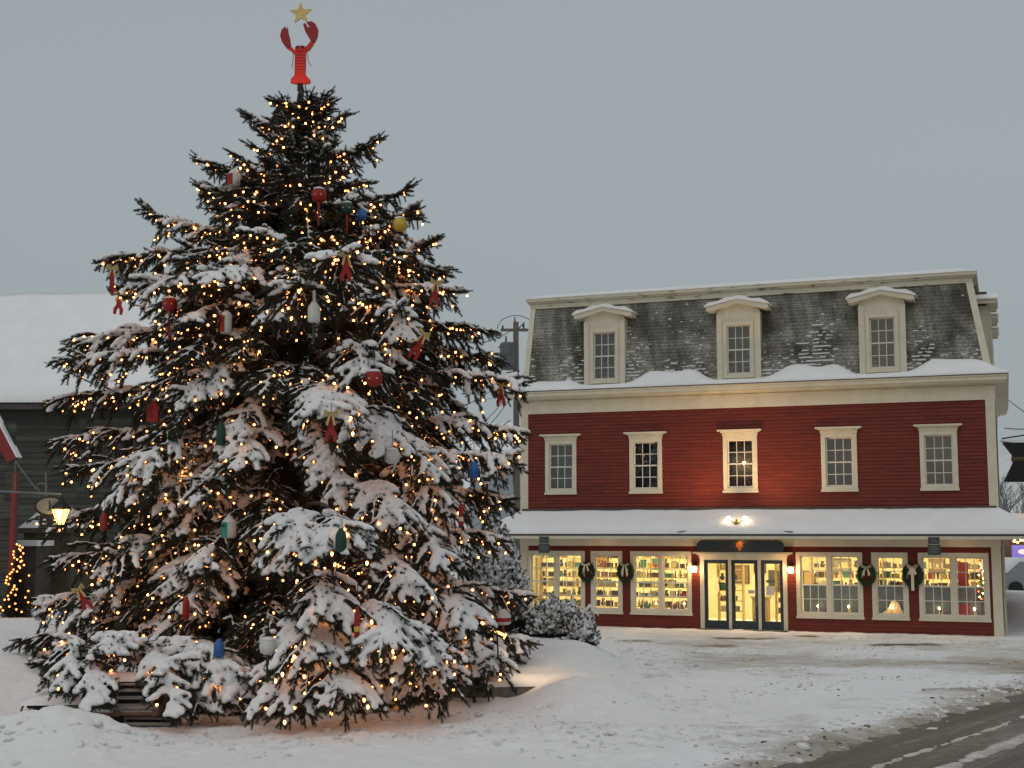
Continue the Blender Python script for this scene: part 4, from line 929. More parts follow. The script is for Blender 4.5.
# limbs whose tips the photograph shows: (u, v, kind, snow)   kind: azimuth in degrees, -90 faces the camera
tips = [(240,122,175,.35),(270,105,200,.3),(335,108,-20,.3),(352,122,0,.3),(388,145,-5,.35),(225,160,180,.35),(192,165,170,.4),(190,190,-170,.5),(418,192,-8,.35),(425,212,-25,.4),
        (135,212,178,.5),(175,250,-165,.5),(97,262,180,.45),(108,290,-168,.45),(445,245,-8,.5),(455,275,0,.35),(464,292,-20,.4),(495,332,-5,.45),(70,345,178,.6),(55,362,-170,.5),(45,402,-176,.55),
        (530,384,-6,.55),(505,360,10,.5),(47,442,-178,.6),(60,470,-165,.6),(528,432,-10,.7),(522,462,-22,.8),(515,500,-15,.7),(508,540,-20,.7),(530,596,-10,.65),(535,642,-14,.5),(503,665,-35,.7),
        (32,602,180,.5),(18,640,-175,.5),(28,665,-165,.6),(40,520,-178,.5),(48,560,-170,.6),(20,690,-160,.6),(478,672,-40,.6),
        (215,372,-112,1.0),(172,400,-125,1.0),(262,392,-100,1.0),(330,410,-80,.95),(390,440,-62,1.0),(440,470,-45,1.0),(400,520,-62,1.0),(455,505,-42,1.0),(150,505,-128,.95),(95,500,-145,.8),
        (240,500,-104,.95),(300,545,-92,1.0),(345,545,-82,.8),(155,590,-124,1.0),(190,615,-116,.9),(90,575,-140,.8),(250,640,-100,.9),(310,655,-90,.95),(350,690,-82,.95),(395,640,-72,.9),
        (430,660,-62,.9),(445,684,-58,1.0),(480,620,-48,.9),(200,270,-118,.75),(235,300,-108,.8),(300,285,-92,.4),(350,255,-75,.5),(380,300,-60,.5),(410,330,-55,.75),(370,370,-70,.85),(150,320,-140,.5),
        (130,470,-132,.8),(270,450,-97,.8),(120,660,-132,.9),(225,715,-112,1.0),(165,690,-124,.8),(290,700,-97,.9),(60,620,-150,.7),(330,610,-85,.7),(420,590,-60,.7),(450,560,-52,.8),(210,440,-112,.7)]
for (u, v, azd, sn) in tips:
    sn += .14*(v < 300)
    a = R(azd); d = ray(u, v)
    # depth at which the ray passes the crown surface in that direction
    best = None
    for k in range(120):
        Y = TY-6+.1*k; p = at(u, v, Y); loc = p-Vector((TX, TY, 0)); z = loc.z
        aa = math.atan2(loc.y, loc.x); e_ = abs((aa-a+PI) % (2*PI)-PI)
        sc_ = e_+.0
        if best is None or sc_ < best[0]: best = (sc_, loc)
    T = best[1]; r0_ = math.hypot(T.x, T.y); T = Vector((T.x*(1-.30/max(r0_, .9)), T.y*(1-.30/max(r0_, .9)), T.z+.03))
    r__ = math.hypot(T.x, T.y)
    if azd > 150 or azd < -150 or -30 < azd <= 15: limb_to(T, sn, .07*r__ if v > 250 else -.22*r__)
    else: limb_to(T, sn, min(.85, .24*r__+.1) if v > 300 else .05)
z = .35; tier = 0
while z < 10.85:
    r = rad(z); nb = 12 if z < 8 else (8 if z < 10 else 5); off = rr.random()*6
    for k in range(nb):
        az = off+2*PI*k/nb+rr.uniform(-.22, .22)
        back = math.sin(az) > .25
        if z < 1.0 and rr.random() < .1: continue
        r = rad(z)*(.84+.26*vnoise(az*1.3+7, z*.9, 1.0, 77))
        fz = np.interp(z, [0, 2, 5, 8, 10, 11.3], [.75, .8, .78, .68, .55, .48])
        sn = fz*(1.0 if rr.random() < .5 else rr.uniform(.1, .6))
        Lr = r*(rr.uniform(.64, .88) if not back else rr.uniform(.76, .92))
        el = np.interp(z, [0, 5, 8, 9.3, 10, 11.3], [.1, .12, .3, .6, .85, 1.05]); dr = np.interp(z, [0, 5, 8, 9.3, 10, 11.3], [.75, .8, .6, .35, .3, .3])
        zr = z+(.12*Lr if z < 8 else -.35*Lr if z < 9.6 else -.6*Lr)
        branch(Vector((0, 0, zr)), az, Lr*1.0+.1, el, dr*1.15, sn, .7 if back else (.95 if z < 9 else .8), .3, .42, .62 if z < 9 else .34)
    z += np.interp(z, [0, 8, 9.5, 11], [.62, .48, .34, .24]); tier += 1
for k in range(10):      # upright shoots round the leader
    az = rr.random()*6.28; branch(Vector((0, 0, 10.45+rr.random()*.3)), az, .45+rr.random()*.2, .8, .2, .2, 1, .2, .2, .18)
# low bough arching over the lobster traps
a0_ = at(112, 655, 21.6)-Vector((TX, TY, 0)); b0_ = at(228, 712, 19.9)-Vector((TX, TY, 0))
for dz, dx, sn_ in ((0, 0, 1.0), (.05, .22, 1.0), (-.1, -.35, .85)):
    dv_ = b0_-a0_; branch(a0_+Vector((dx, .1*dx, dz)), math.atan2(dv_.y, dv_.x), dv_.length*1.12, .32, 1.15, sn_, 1.0, .1, .5, .6)
branch(at(78, 650, 21.0)-Vector((TX, TY, 0)), -1.35, 1.75, .35, 1.35, .95, 1, .1, .5, .5)
branch(at(125, 648, 20.9)-Vector((TX, TY, 0)), -1.45, 1.35, .45, .9, .9, 1, .1, .45, .6)
for k in range(20):
    a_ = R(-172+k*8.6+rr.uniform(-3, 3)); r_ = 4.0+rr.uniform(-.25, .2); c_ = Vector((math.cos(a_), math.sin(a_), 0)); g_ = gz(TX+c_.x*r_, TY+c_.y*r_)
    bough(c_*1.6+UP*(.75+g_), c_*3.4+UP*(.75+g_), c_*r_+UP*(.10+g_), rr.choice((.3, .6, .85)), .55, .3, .9)
for (u0, v0, u1, v1, Y0, Y1) in ((84, 655, 94, 697, 20.6, 19.2), (150, 652, 172, 706, 20.5, 19.15)):
    p_ = at(u0, v0, Y0)-Vector((TX, TY, 0)); t_ = at(u1, v1, Y1)-Vector((TX, TY, 0)); m_ = p_.lerp(t_, .6)+UP*.38
    bough(p_, m_, t_, .95, .42, .1, 1)
# dark growth inside the crown
for k in range(950):
    z_ = 8.9*rr.random()**1.25+.4; a_ = rr.uniform(-PI, PI); r_ = rad(z_)*(rr.uniform(.22, .72) if k > 250 else rr.uniform(.06, .3))
    q = Vector((r_*math.cos(a_), r_*math.sin(a_), z_)); shoot(q, Vector((math.cos(a_+rr.uniform(-.7, .7)), math.sin(a_+rr.uniform(-.7, .7)), rr.uniform(-.6, .1))).normalized(), rr.uniform(.4, .8), .05, .055, .8, 1.4, 1.0, 1.5)

def frames(D):
    D = D/np.linalg.norm(D, axis=1, keepdims=True)
    up = np.tile(np.array([[0, 0, 1.0]]), (len(D), 1)); up[np.abs(D[:, 2]) > .95] = (1, 0, 0)
    S = np.cross(D, up); S /= np.linalg.norm(S, axis=1, keepdims=True); U = np.cross(S, D)
    return D, S, U
# needle twig template
tv = []; tf = []
for i, (x, q) in enumerate(((0, .38), (1.0, .2))):
    for k in range(3): tv.append((x, q*math.cos(k*2.094), q*math.sin(k*2.094)))
tf += [(0, 1, 4), (0, 4, 3), (1, 2, 5), (1, 5, 4), (2, 0, 3), (2, 3, 5)]
NN = 26
for i in range(NN):
    x = .02+.95*i/NN; a = i*2.4; b = len(tv); c_, s_ = math.cos(a), math.sin(a)
    tv += [(x-.045, .2*c_, .2*s_), (x+.045, .2*c_, .2*s_), (x+.17, c_, s_)]; tf.append((b, b+1, b+2))
tv.append((1.12, 0, 0)); b = len(tv)-1; tf += [(3, 4, b), (4, 5, b), (5, 3, b)]
tv = np.array(tv); tf = np.array(tf)
def build_twigs(name, P, D, Ls, Rs, m, parent):
    P = np.array(P); D = np.array(D); Ls = np.array(Ls); Rs = np.array(Rs); D, S, U = frames(D)
    Vv = (P[:, None]+D[:, None]*(tv[None, :, 0:1]*Ls[:, None, None])+S[:, None]*(tv[None, :, 1:2]*Rs[:, None, None])+U[:, None]*(tv[None, :, 2:3]*Rs[:, None, None])).reshape(-1, 3)
    Fq = (tf[None]+np.arange(len(P))[:, None, None]*len(tv)).reshape(-1, 3)
    return np_mesh(name, Vv, Fq, m, parent)
def build_snow(name, P, D, S3, m, parent, vox, zmin=None, noise=.012):
    P = np.array(P); D = np.array(D); S3 = np.array(S3); D, S, U = frames(D)
    Vv = (P[:, None]+D[:, None]*(ico_v[None, :, 0:1]*S3[:, None, 0:1])+S[:, None]*(ico_v[None, :, 1:2]*S3[:, None, 1:2])+U[:, None]*(ico_v[None, :, 2:3]*S3[:, None, 2:3])).reshape(-1, 3)
    Fq = (ico_f[None]+np.arange(len(P))[:, None, None]*12).reshape(-1, 3)
    o = np_mesh(name, Vv, Fq, m, parent)
    md = o.modifiers.new('remesh', 'REMESH'); md.mode = 'VOXEL'; md.voxel_size = vox; md.use_smooth_shade = True
    sm = o.modifiers.new('smooth', 'SMOOTH'); sm.factor = .5; sm.iterations = 2
    dg = bpy.context.evaluated_depsgraph_get(); ev = o.evaluated_get(dg); me = bpy.data.meshes.new_from_object(ev)
    o.modifiers.clear(); old = o.data; o.data = me; bpy.data.meshes.remove(old)
    if not me.materials: me.materials.append(m)
    return o
gzt = None
def clip_ground(P): return P
# keep twigs above the ground
def keep_above(P, extra, ox, oy, h=.06):
    A = np.array(P); g = ground_z(A[:, 0]+ox, A[:, 1]+oy); return A[:, 2] > g+h
k1 = keep_above(twP, None, TX, TY); k2 = keep_above(snP, None, TX, TY)
twP = np.array(twP)[k1]; twD = np.array(twD)[k1]; twL = np.array(twL)[k1]; twR = np.array(twR)[k1]
snP = np.array(snP)[k2]; snD = np.array(snD)[k2]; snS = np.array(snS)[k2]
build_twigs('needle_crown', twP, twD, twL, twR, M['needles'], tree)
build_snow('branch_snow', snP, snD, snS, M['tree_snow'], tree, .021)
limb.build('limbs', M['bark'], tree)
mb = MB(); mb.tube([(0, 0, gz(TX, TY)-.2), (0, 0, 1), (.02, 0, 4), (0, 0, 7), (0, 0, 10), (0, 0, 11.3)], [.33, .27, .21, .14, .06, .03], 12); mb.build('trunk', M['bark'], tree, smooth=True)
mb = MB()
for k in range(12):
    a = k*2.4; zz = 11.0+.045*k; mb.tube([(.05*math.cos(a), .05*math.sin(a), zz), (.035*math.cos(a+.5), .035*math.sin(a+.5), zz+.13)], .03, 5)
mb.build('leader', mat('dark_green_wrap', (.012, .03, .028), .7), tree)

# ---- string lights
sl = empty('string_lights', (TX, TY, 0)); tag(sl, 'warm white string lights wound all through the snowy spruce', 'string lights')
bsa = np.array([tuple(b) for b in bulbspots]); bsg = ground_z(bsa[:, 0]+TX, bsa[:, 1]+TY)
bs = [b for b, g_ in zip(bulbspots, bsg) if (b.z > g_+.55 or (b.z > g_+.12 and rr.random() < .25)) and math.hypot(b.x, b.y) > .45*rad(min(b.z, 11.2)) and (b.y < .6 or rr.random() < .12)]
rr.shuffle(bs)
# a share of the lights in runs: clusters of neighbours
bs = bs[:3900]
print('bulbs', len(bs))
# a mesh view of the crown, for hanging ornaments: nearest twigs to each sight line
TWW = twP+np.array([TX, TY, 0])
bsw = np.array([tuple(b) for b in bs])
dist = np.linalg.norm(bsw+np.array([TX, TY, -H]), axis=1); order = np.argsort(dist)
bm_ = MB(); bm_.lathe([(.006, -.034), (.018, -.016), (.021, .0), (.016, .014), (.008, .024)], n=7); proto = None
for j, i in enumerate(order[:100]):
    if proto is None:
        proto = bm_.build('bulb', M['bulb'], sl, smooth=True); o = proto
    else: o = proto.copy(); col.objects.link(o)
    o.parent = sl; o.location = bs[i]
rest = bsw[order[100:]]
V, Fc = scatter(rest, np.full((len(rest), 3), .0212), .0); o = np_mesh('bulbs', V, Fc, M['bulb'], sl, True); tag(o, kind='stuff')
# thin dark cord from bulb to bulb
cord = MB(); cells = {}
for b in bs:
    key = (int(b.z/.35), int(math.atan2(b.y, b.x)/.12)); cells.setdefault(key[0], []).append((math.atan2(b.y, b.x), b))
for k, lst in cells.items():
    lst.sort(key=lambda t: t[0])
    for (a, p), (b_, q) in zip(lst[:-1], lst[1:]):
        if (p-q).length < .75: mid = (p+q)/2-UP*.04; cord.tube([p, mid, q], .0045, 3, False)
cord.build('cord', M['black'], sl)

# ---- lobster and star on top
C = at(300, 84, TY-.05); LZ = C.z; LX = C.x; px = TY/F*1.0
lob = empty('lobster_topper', (LX, TY-.06, LZ)); tag(lob, 'bright red wooden lobster with raised claws on the tip of the spruce', 'lobster')
s = px
def poly(pts): return [((x-300)*s, (84-y)*s) for x, y in pts]
mb = MB(); body = [(295.5,74),(295,67),(295.5,60),(295,52),(294.5,46),(297,44.5),(303,44.5),(306,46),(306,52),(305,60),(305.5,67),(304.8,74)]
mb.prism(poly(body), -.05, .05)
for k in range(6): y = 56+3.3*k; mb.tube([((294.6-300)*s, 0, (84-y)*s), ((305.6-300)*s, 0, (84-y)*s)], .055, 8)
mb.prism(poly([(296,50),(296,46),(304,46),(304,50)]), -.075, .075)
M['lobred'] = mat('lobster_red_paint', (.62, .022, .012), .45, c2=(.5, .015, .01), scale=8)
mb.build('body', M['lobred'], lob)
mb = MB()
for k in range(7): y = 54.5+3.0*k; mb.tube([((294.9-300)*s, -.05, (84-y)*s), ((305.1-300)*s, -.05, (84-y)*s)], .008, 4)
mb.build('shell_seam', M['red_dark'], lob)
for x in (297.3, 302.7): MB().ball(((x-300)*s, -.08, (84-46.5)*s), .022, 8, 6).build('eye', M['black'], lob)
MB().box((296-300)*s, (304-300)*s, -.07, .07, (84-44.6)*s, (84-43.8)*s).build('snow_cap', M['tree_snow'], lob)
mb = MB(); mb.prism(poly([(295,75),(291,79),(290.5,83),(296,84.5),(300,83.5),(304.5,84.5),(310.5,83.5),(311,80.5),(306,75)]), -.035, .035); mb.build('tail_fan', M['lobred'], lob)
for nm, arm, claw in (('left', [(296,50),(290,44.5),(287,47),(291,50),(295,54)], [(287,47),(290,43),(289,36),(287.5,31),(286.3,24),(284.8,29),(284.3,23.5),(280.5,27),(279,33),(280.5,39),(284,44)]),
                      ('right', [(304,52),(310,47.5),(314,41),(311,38),(307.5,43),(303,47)], [(311,39),(308,34),(304.5,28),(302.5,21),(305,20),(308,25),(309.5,23),(306,19),(311,18),(315,20.5),(318,26),(317.5,33),(314.5,40)])):
    mb = MB(); mb.prism(poly(arm), -.035, .035); a = mb.build('arm', M['lobred'], lob)
    mb = MB(); mb.prism(poly(claw), -.05, .05); mb.build('claw', mat('claw_dark_red', (.30, .012, .012), .5), a)  # claws darkened: less light at the top is painted into their red
for x0, y0, x1, y1 in ((293, 52, 291.5, 68), (308, 52, 311.5, 66)):
    mb = MB(); mb.tube([((x0-300)*s, -.02, (84-y0)*s), ((x0-.3-300)*s*1.02, -.02, (84-(y0+y1)/2)*s), ((x1-300)*s, -.02, (84-y1)*s)], .006, 4); mb.build('antenna', M['red_dark'], lob)
mb = MB(); mb.tube([(-.02, .02, -.6), (0, .02, .1)], .028, 8); mb.build('mounting_pole', M['black'], lob)
lt = light('SPOT', 'lobster_light', (LX-.05, TY-1.0, LZ-.55), 22, (1, .5, .3), None, .03, spot=R(50)); aim(lt, (LX, TY, LZ+.2))
mb = MB(); pts = []
for k in range(10):
    a = PI/2+k*PI/5+.05; r_ = 12.0 if k % 2 == 0 else 5.2; pts.append((r_*math.cos(a)*s, r_*math.sin(a)*s))
mb.prism(pts, -.02, .02); stt = mb.build('tree_star', M['gold']); stt.location = at(301, 13.5, TY-.1); tag(stt, 'gold five-pointed star held between the claws of the red lobster', 'star')

# ---- ornaments
def nearest_twig(u, v, latmax=.22):
    d = ray(u, v).normalized(); O = Vector((0, 0, H)); rel = TWW-np.array([0, 0, H]); dd_ = np.array(tuple(d))
    t = rel@dd_; lat = np.linalg.norm(rel-t[:, None]*dd_, axis=1)
    ok = lat < latmax
    if not ok.any(): ok = lat < .6
    i = np.where(ok)[0]; j = i[np.argsort(t[i])[min(6, len(i)-1)]]
    return TWW[j]
def hang(name, build, u, v, label, cat, group, top=True, fwd=.10):
    Y = nearest_twig(u, v)[1]-fwd; p = at(u, v, Y)
    o = empty(name, p); tag(o, label, cat, group); build(o, Y/F); o.scale = (.8, .8, .8)
    return o
def line(o, z0, z1, x=0): mb = MB(); mb.tube([(x, 0, z0), (x, .05, z1)], .006, 4); mb.build('cord', M['black'], o)
def snowcap(o, r, z, h=.05): mb = MB(); mb.lathe([(r*.98, 0), (r*.9, h*.6), (r*.5, h), (r*.05, h*1.15)], (0, 0, z), 10); mb.build('snow_cap', M['tree_snow'], o, True)
def round_buoy(cb, cs, r=.17, stick=.6, hs=True):
    def f(o, q):
        mb = MB(); mb.lathe([(r*.45, -r*.95), (r*.85, -r*.7), (r, -r*.1), (r*.95, r*.4), (r*.6, r*.85), (r*.2, r)], n=16); mb.build('buoy_body', cb, o, True)
        for k in (-1, 1):
            e_ = MB(); e_.ball((k*.07, -r*.93, -.02), .016, 6, 4); e_.build('peg_hole', M['creamribbon'], o)
        if cs: mb = MB(); mb.tube([(0, 0, -r*.9), (0, 0, -r*.9-stick)], .028, 8); mb.build('buoy_stick', cs, o)
        if hs: snowcap(o, r*.8, r*.7)
        line(o, r, r+.35)
    return f
def long_buoy(c1, c2=None, w=.11, l=.42, neck=True, stick=None, split=False, snowy=False):
    def f(o, q):
        mb = MB()
        mb.lathe([(w*.75, -l/2), (w, -l/2+.03), (w, l/2-.12), (w*.35, l/2)], n=14); b = mb.build('buoy_body', c1, o, True)
        if c2 and split: mb = MB(); mb.add([(w*1.02*math.cos(a), w*1.02*math.sin(a), z_) for z_ in (-l/2+.02, l/2-.13) for a in [PI+PI*.5*k/6 for k in range(7)]], [(k, k+1, 8+k, 7+k) for k in range(6)]); mb.build('painted_stripe', c2, o)
        elif c2: mb = MB(); mb.lathe([(w*1.02, 0), (w*1.02, .09)], (0, 0, -l*.3), 14); mb.build('painted_band', c2, o)
        if neck: mb = MB(); mb.tube([(0, 0, l/2-.03), (0, 0, l/2+.2)], .028, 8); mb.build('buoy_neck', c1 if neck is True else neck, o)
        if stick: mb = MB(); mb.tube([(0, 0, -l/2), (0, 0, -l/2-.35)], .026, 8); mb.build('buoy_stick', stick, o)
        if snowy: snowcap(o, w*.9, l/2-.1, .07)
        line(o, l/2+.1, l/2+.4)
    return f
def lobster_orn(tilt=0, h=.45, bowc='ribbon', fork=True):
    def f(o, q):
        mb = MB(); mb.prism([(-.035, .22*h/.45), (.035, .22*h/.45), (.06, .05), (.055, -.02), (.11, -.12*h/.45), (.10, -.24*h/.45), (.045, -.25*h/.45), (.03, -.13*h/.45), (0, -.09), (-.03, -.13*h/.45), (-.045, -.25*h/.45), (-.10, -.24*h/.45), (-.11, -.12*h/.45), (-.055, -.02), (-.06, .05)] if fork else
                            [(-.03, .25), (.03, .25), (.055, .1), (.05, -.12), (.075, -.3), (.02, -.36), (-.05, -.34), (-.05, -.1), (-.055, .1)], -.02, .02)
        mb.build('lobster_body', M['red'], o)
        mb = MB()
        for k in (-1, 1):
            mb.add([(0, -.03, .22), (0, -.03, .28), (k*.12, -.06, .34), (k*.14, -.05, .22), (k*.06, -.08, .28)], [(0, 1, 2, 3), (0, 3, 4), (1, 4, 2)])
            mb.add([(k*.01, -.03, .22), (k*.05, -.03, .22), (k*.09, -.05, .05), (k*.05, -.05, .04)], [(0, 1, 2, 3)])
        mb.build('bow', M[bowc], o); line(o, .25, .45)
        o.rotation_euler = (0, tilt, rr.uniform(-.3, .3))
    return f
def house_buoy(c):
    def f(o, q):
        mb = MB(); mb.prism([(-.12, -.22), (.12, -.22), (.13, .08), (.02, .24), (-.02, .24), (-.13, .08)], -.07, .07); mb.build('buoy_body', c, o)
        mb = MB(); mb.ball((0, -.072, -.1), .02, 6, 4); mb.build('peg_hole', M['black'], o); line(o, .22, .5)
    return f
LO = ('lobster_ornament', 'ornament', 'red lobster ornaments with gold bows on the spruce')
BU = ('lobster_buoy', 'buoy', 'painted lobster buoys hung on the spruce')
for (u, v, fn, lb, nm) in [
    (319, 195, round_buoy(M['red'], M['red_dark'], .175, .55), 'round red buoy with a red stick, highest on the tree below the lobster', BU),
    (170, 304, round_buoy(M['red'], M['red_dark'], .165, .65), 'round red buoy with long red stick at the upper left of the spruce', BU),
    (374, 378, round_buoy(M['red'], None, .16, .3), 'round red buoy under snow right of the tree centre', BU),
    (400, 224, round_buoy(M['yellow'], None, .165, .2), 'yellow round buoy near the upper right edge of the spruce', BU),
    (361, 215, round_buoy(M['blue'], None, .14, .2, False), 'small bright blue buoy beside the yellow one', BU),
    (347, 208, round_buoy(M['green'], M['red_dark'], .15, .45), 'dark green buoy with red stick left of the blue buoy', BU),
    (234, 178, long_buoy(M['white'], M['red'], .15, .42, False, None, True), 'white buoy with a red side near the top left of the spruce', BU),
    (226, 322, long_buoy(M['white'], M['red'], .13, .5, False, None, True, True), 'white and red buoy half under snow, left of the white bottle-shaped one', BU),
    (314, 312, long_buoy(M['white'], None, .115, .4, True, M['green']), 'plain white bottle-shaped buoy hanging at the centre of the spruce', BU),
    (221, 434, long_buoy(M['green'], None, .10, .48, False), 'dark green narrow buoy below the big left snow pad', BU),
    (229, 527, long_buoy(M['white'], M['teal'], .15, .46, False, M['green'], True), 'white and bright green striped buoy at mid height of the spruce', BU),
    (341, 540, long_buoy(M['green'], None, .10, .42, M['white']), 'dark green buoy with white neck near the lower centre', BU),
    (392, 456, round_buoy(M['white'], None, .16, .2), 'white rounded buoy with two peg holes beside the large right snow pad', BU),
    (268, 646, round_buoy(M['white'], M['green'], .16, .5), 'white rounded buoy with green stick low on the spruce', BU),
    (219, 648, long_buoy(M['blue'], None, .10, .34, False), 'bright blue buoy low on the left of the spruce', BU),
    (474, 470, long_buoy(M['blue'], None, .11, .36, False), 'dark blue buoy hanging at the right edge of the spruce', BU),
    (487, 478, long_buoy(M['white'], M['black'], .08, .26, False, M['black']), 'small white buoy with black base and stick beside the dark blue buoy', BU),
    (503, 617, long_buoy(M['white'], M['red'], .17, .34, False, M['red_dark']), 'fat white buoy with a red band at the lower right of the spruce', BU),
    (153, 412, house_buoy(M['red']), 'flat red peaked buoy at the left in front of a snow pad', BU),
    (186, 608, long_buoy(M['red'], None, .07, .45, False), 'slim red buoy low on the left side', BU),
    (104, 521, long_buoy(M['red_dark'], None, .09, .4, False), 'dull red buoy at the left edge beside the street lantern', BU),
    (461, 514, long_buoy(M['red'], M['creamribbon'], .05, .5, False), 'thin red stick buoy at the right of the spruce', BU),
    (357, 622, long_buoy(M['red'], M['yellow'], .05, .55, False), 'thin red and yellow stick buoy low at the centre right', BU),
    (112, 279, lobster_orn(0, .45, 'ribbon', False), 'slim red lobster ornament at the upper left tip', LO),
    (119, 304, lobster_orn(.1), 'red lobster ornament with gold bow below the slim one at upper left', LO),
    (346, 268, lobster_orn(0), 'red lobster ornament with gold bow in the upper centre', LO),
    (435, 294, lobster_orn(.1), 'red lobster ornament at the upper right edge', LO),
    (419, 345, lobster_orn(.5, .6), 'tilted red lobster ornament right of centre', LO),
    (501, 396, lobster_orn(0), 'red lobster ornament at the far right branch tip beside the shop roof', LO),
    (331, 428, lobster_orn(0), 'red lobster ornament in the middle of the spruce', LO),
    (84, 600, lobster_orn(-.5), 'red lobster ornament at the lower left edge', LO)]:
    hang(nm[0], fn, u, v, lb, nm[1], nm[2])

# spotlight low at the right of the tree
sp_ = at(497, 633, 22.2); f_ = empty('spotlight', sp_); tag(f_, 'small lit spotlight at the lower right of the spruce, shining on the snow', 'spotlight')
mb = MB(); mb.tube([(-.1, 0, .05), (.12, 0, -.05)], .05, 12); mb.tube([(0, 0, -.03), (.02, .02, -.4)], .015); mb.build('lamp_housing', M['black'], f_)
mb = MB(); mb.add([(-.1, -.055, .09), (.12, -.055, -.01), (.11, -.055, -.05), (-.11, -.055, .04)], [(0, 1, 2, 3)]); mb.tube([(.115, 0, -.048), (.14, 0, -.06)], .045, 12); mb.build('lamp_lens', M['yellamp'], f_)
lo = light('SPOT', 'snow_spot', sp_+Vector((.25, .0, -.0)), 34, (1, .62, .25), None, .05, spot=R(95)); aim(lo, gnd(552, 672, .5))

# stone edging of the planting bed
kw = empty('planter_wall', (0, 0, 0)); tag(kw, 'brown stone edging of the planting bed, half buried in snow right of the spruce', 'wall')
mb = MB(); a = Vector((-3.6, 22.2, 0)); b = Vector((1.3, 22.75, 0)); nseg = 4
for i in range(nseg):
    p = a.lerp(b, i/nseg); q = a.lerp(b, (i+1)/nseg-.004); dn = Vector((-.2, .98, 0))*.35
    mb.add([(p.x, p.y, -.2), (q.x, q.y, -.2), (q.x+dn.x, q.y+dn.y, -.2), (p.x+dn.x, p.y+dn.y, -.2), (p.x, p.y, .34), (q.x, q.y, .34), (q.x+dn.x, q.y+dn.y, .34), (p.x+dn.x, p.y+dn.y, .34)],
           [(0, 3, 2, 1), (4, 5, 6, 7), (0, 1, 5, 4), (1, 2, 6, 5), (2, 3, 7, 6), (3, 0, 4, 7)])
mb.build('coping', M['granite'], kw)
g = []; n = 40
for i in range(n+1):
    p = a.lerp(b, i/n)
    for (o_, z_) in ((-.02, .335), (-.02, .37+.02*float(vnoise(p.x, 0, 3, 1))), (.08, .44+.04*float(vnoise(p.x, 1, 1.4, 2))), (.4, .50), (.9, .46)): g.append((p.x-.2*o_, p.y+o_, z_))
mb = MB(); mb.add(g, [(i*5+k, (i+1)*5+k, (i+1)*5+k+1, i*5+k+1) for i in range(n) for k in range(4)]); mb.build('snow_cap', M['snow'], kw, True)

# lobster traps under the left branches
def make_trap(name_loc, rz, label):
    t = empty('lobster_trap', name_loc, rz); tag(t, label, 'lobster trap', 'wooden lobster traps stacked under the spruce')
    Lx, Wd, Hh = 1.06, .6, .48
    def arch(k, n=10): a = PI*k/n; return (-Wd/2*math.cos(a), .14+(Hh-.14)*math.sin(a))
    mb = MB()
    for x in (-Lx/2, -.14, Lx/2): mb.tube([(x, y, z_) for y, z_ in [(-Wd/2, 0)]+[arch(k) for k in range(11)]+[(Wd/2, 0)]], .018, 6)
    mb.box(-Lx/2-.03, Lx/2+.03, -Wd/2-.02, -Wd/2+.03, 0, .045); mb.box(-Lx/2-.03, Lx/2+.03, Wd/2-.03, Wd/2+.02, 0, .045)
    for x in (-.14, .42): mb.box(x-.05, x+.05, -Wd/2-.035, -Wd/2+.0, -.01, .075)
    mb.build('trap_frame', M['railwood'], t)
    mb = MB()
    for k in range(1, 10):
        y, z_ = arch(k); a = PI*k/10; x0 = -.16 if k < 6 else -Lx/2-.02
        ty, tz = math.sin(a)*.021, math.cos(a)*.021*((Hh-.14)/(Wd/2))
        mb.add([(x, y+sy*ty+oy*math.cos(a)*-.008, z_+sy*tz+oy*math.sin(a)*.008) for x in (x0, Lx/2+.02) for oy in (1, 3) for sy in (-1, 1)], [(0, 1, 3, 2), (4, 6, 7, 5), (0, 2, 6, 4), (1, 5, 7, 3), (0, 4, 5, 1), (2, 3, 7, 6)])
    for z_ in (.08, .15): mb.box(-.16, Lx/2+.02, -Wd/2-.02, -Wd/2-.008, z_-.02, z_+.018)
    for k in range(6): y = -Wd/2+.05+k*.1; mb.box(-Lx/2, Lx/2, y, y+.05, .045, .057)
    mb.build('laths', M['lath'], t)
    mb = MB(); mb.prism([(-Lx/2+.03, .03), (Lx/2-.03, .03), (Lx/2-.03, Hh-.06), (-Lx/2+.03, Hh-.06)], .0, Wd/2-.06); mb.build('inner_net', M['black'], t)  # solid black block in place of the shade inside the trap
    mb = MB()
    for i in range(9):
        a = -1.2+.3*i; mb.tube([(-.45+.03*i, -.1, .08), (-.35+.02*i, 0, .2+.1*math.sin(i))], .004, 3)
    mb.lathe([(.11, -.005), (.12, .0), (.11, .005)], (-.33, 0, .1)); mb.build('netting', M['dark'], t)
    g = []; n = 16
    for i in range(n+1):
        x = lerp(-.55, .55, i/n)
        for k in range(7):
            a = PI*(.34+.36*k/6); hh = (.045+.05*float(vnoise(x, k, 3.1, 8)))*math.sin(PI*k/6)*min(1, i/3, (n-i)/3)+.008; g.append((x, -(Wd/2+hh)*math.cos(a), .14+(Hh-.12+hh)*math.sin(a)))
    mb = MB(); mb.add(g, [(i*7+k, (i+1)*7+k, (i+1)*7+k+1, i*7+k+1) for i in range(n) for k in range(6)]); mb.tube([(-.5+.1*q_, -Wd/2+.03, .055+.012*math.sin(q_*2)) for q_ in range(11)], [.01]+[.035]*9+[.01], 8); mb.build('snow_cover', M['snow'], t, True)
    return t
tp = at(128, 712, 19.75); zb = gz(tp.x, tp.y)
make_trap((tp.x, tp.y+.15, .27), R(4), 'upper slatted wooden lobster trap with snow on its rail'); make_trap((tp.x+.14, tp.y+.1, -.20), R(-3), 'lower slatted wooden lobster trap half buried in the snow')
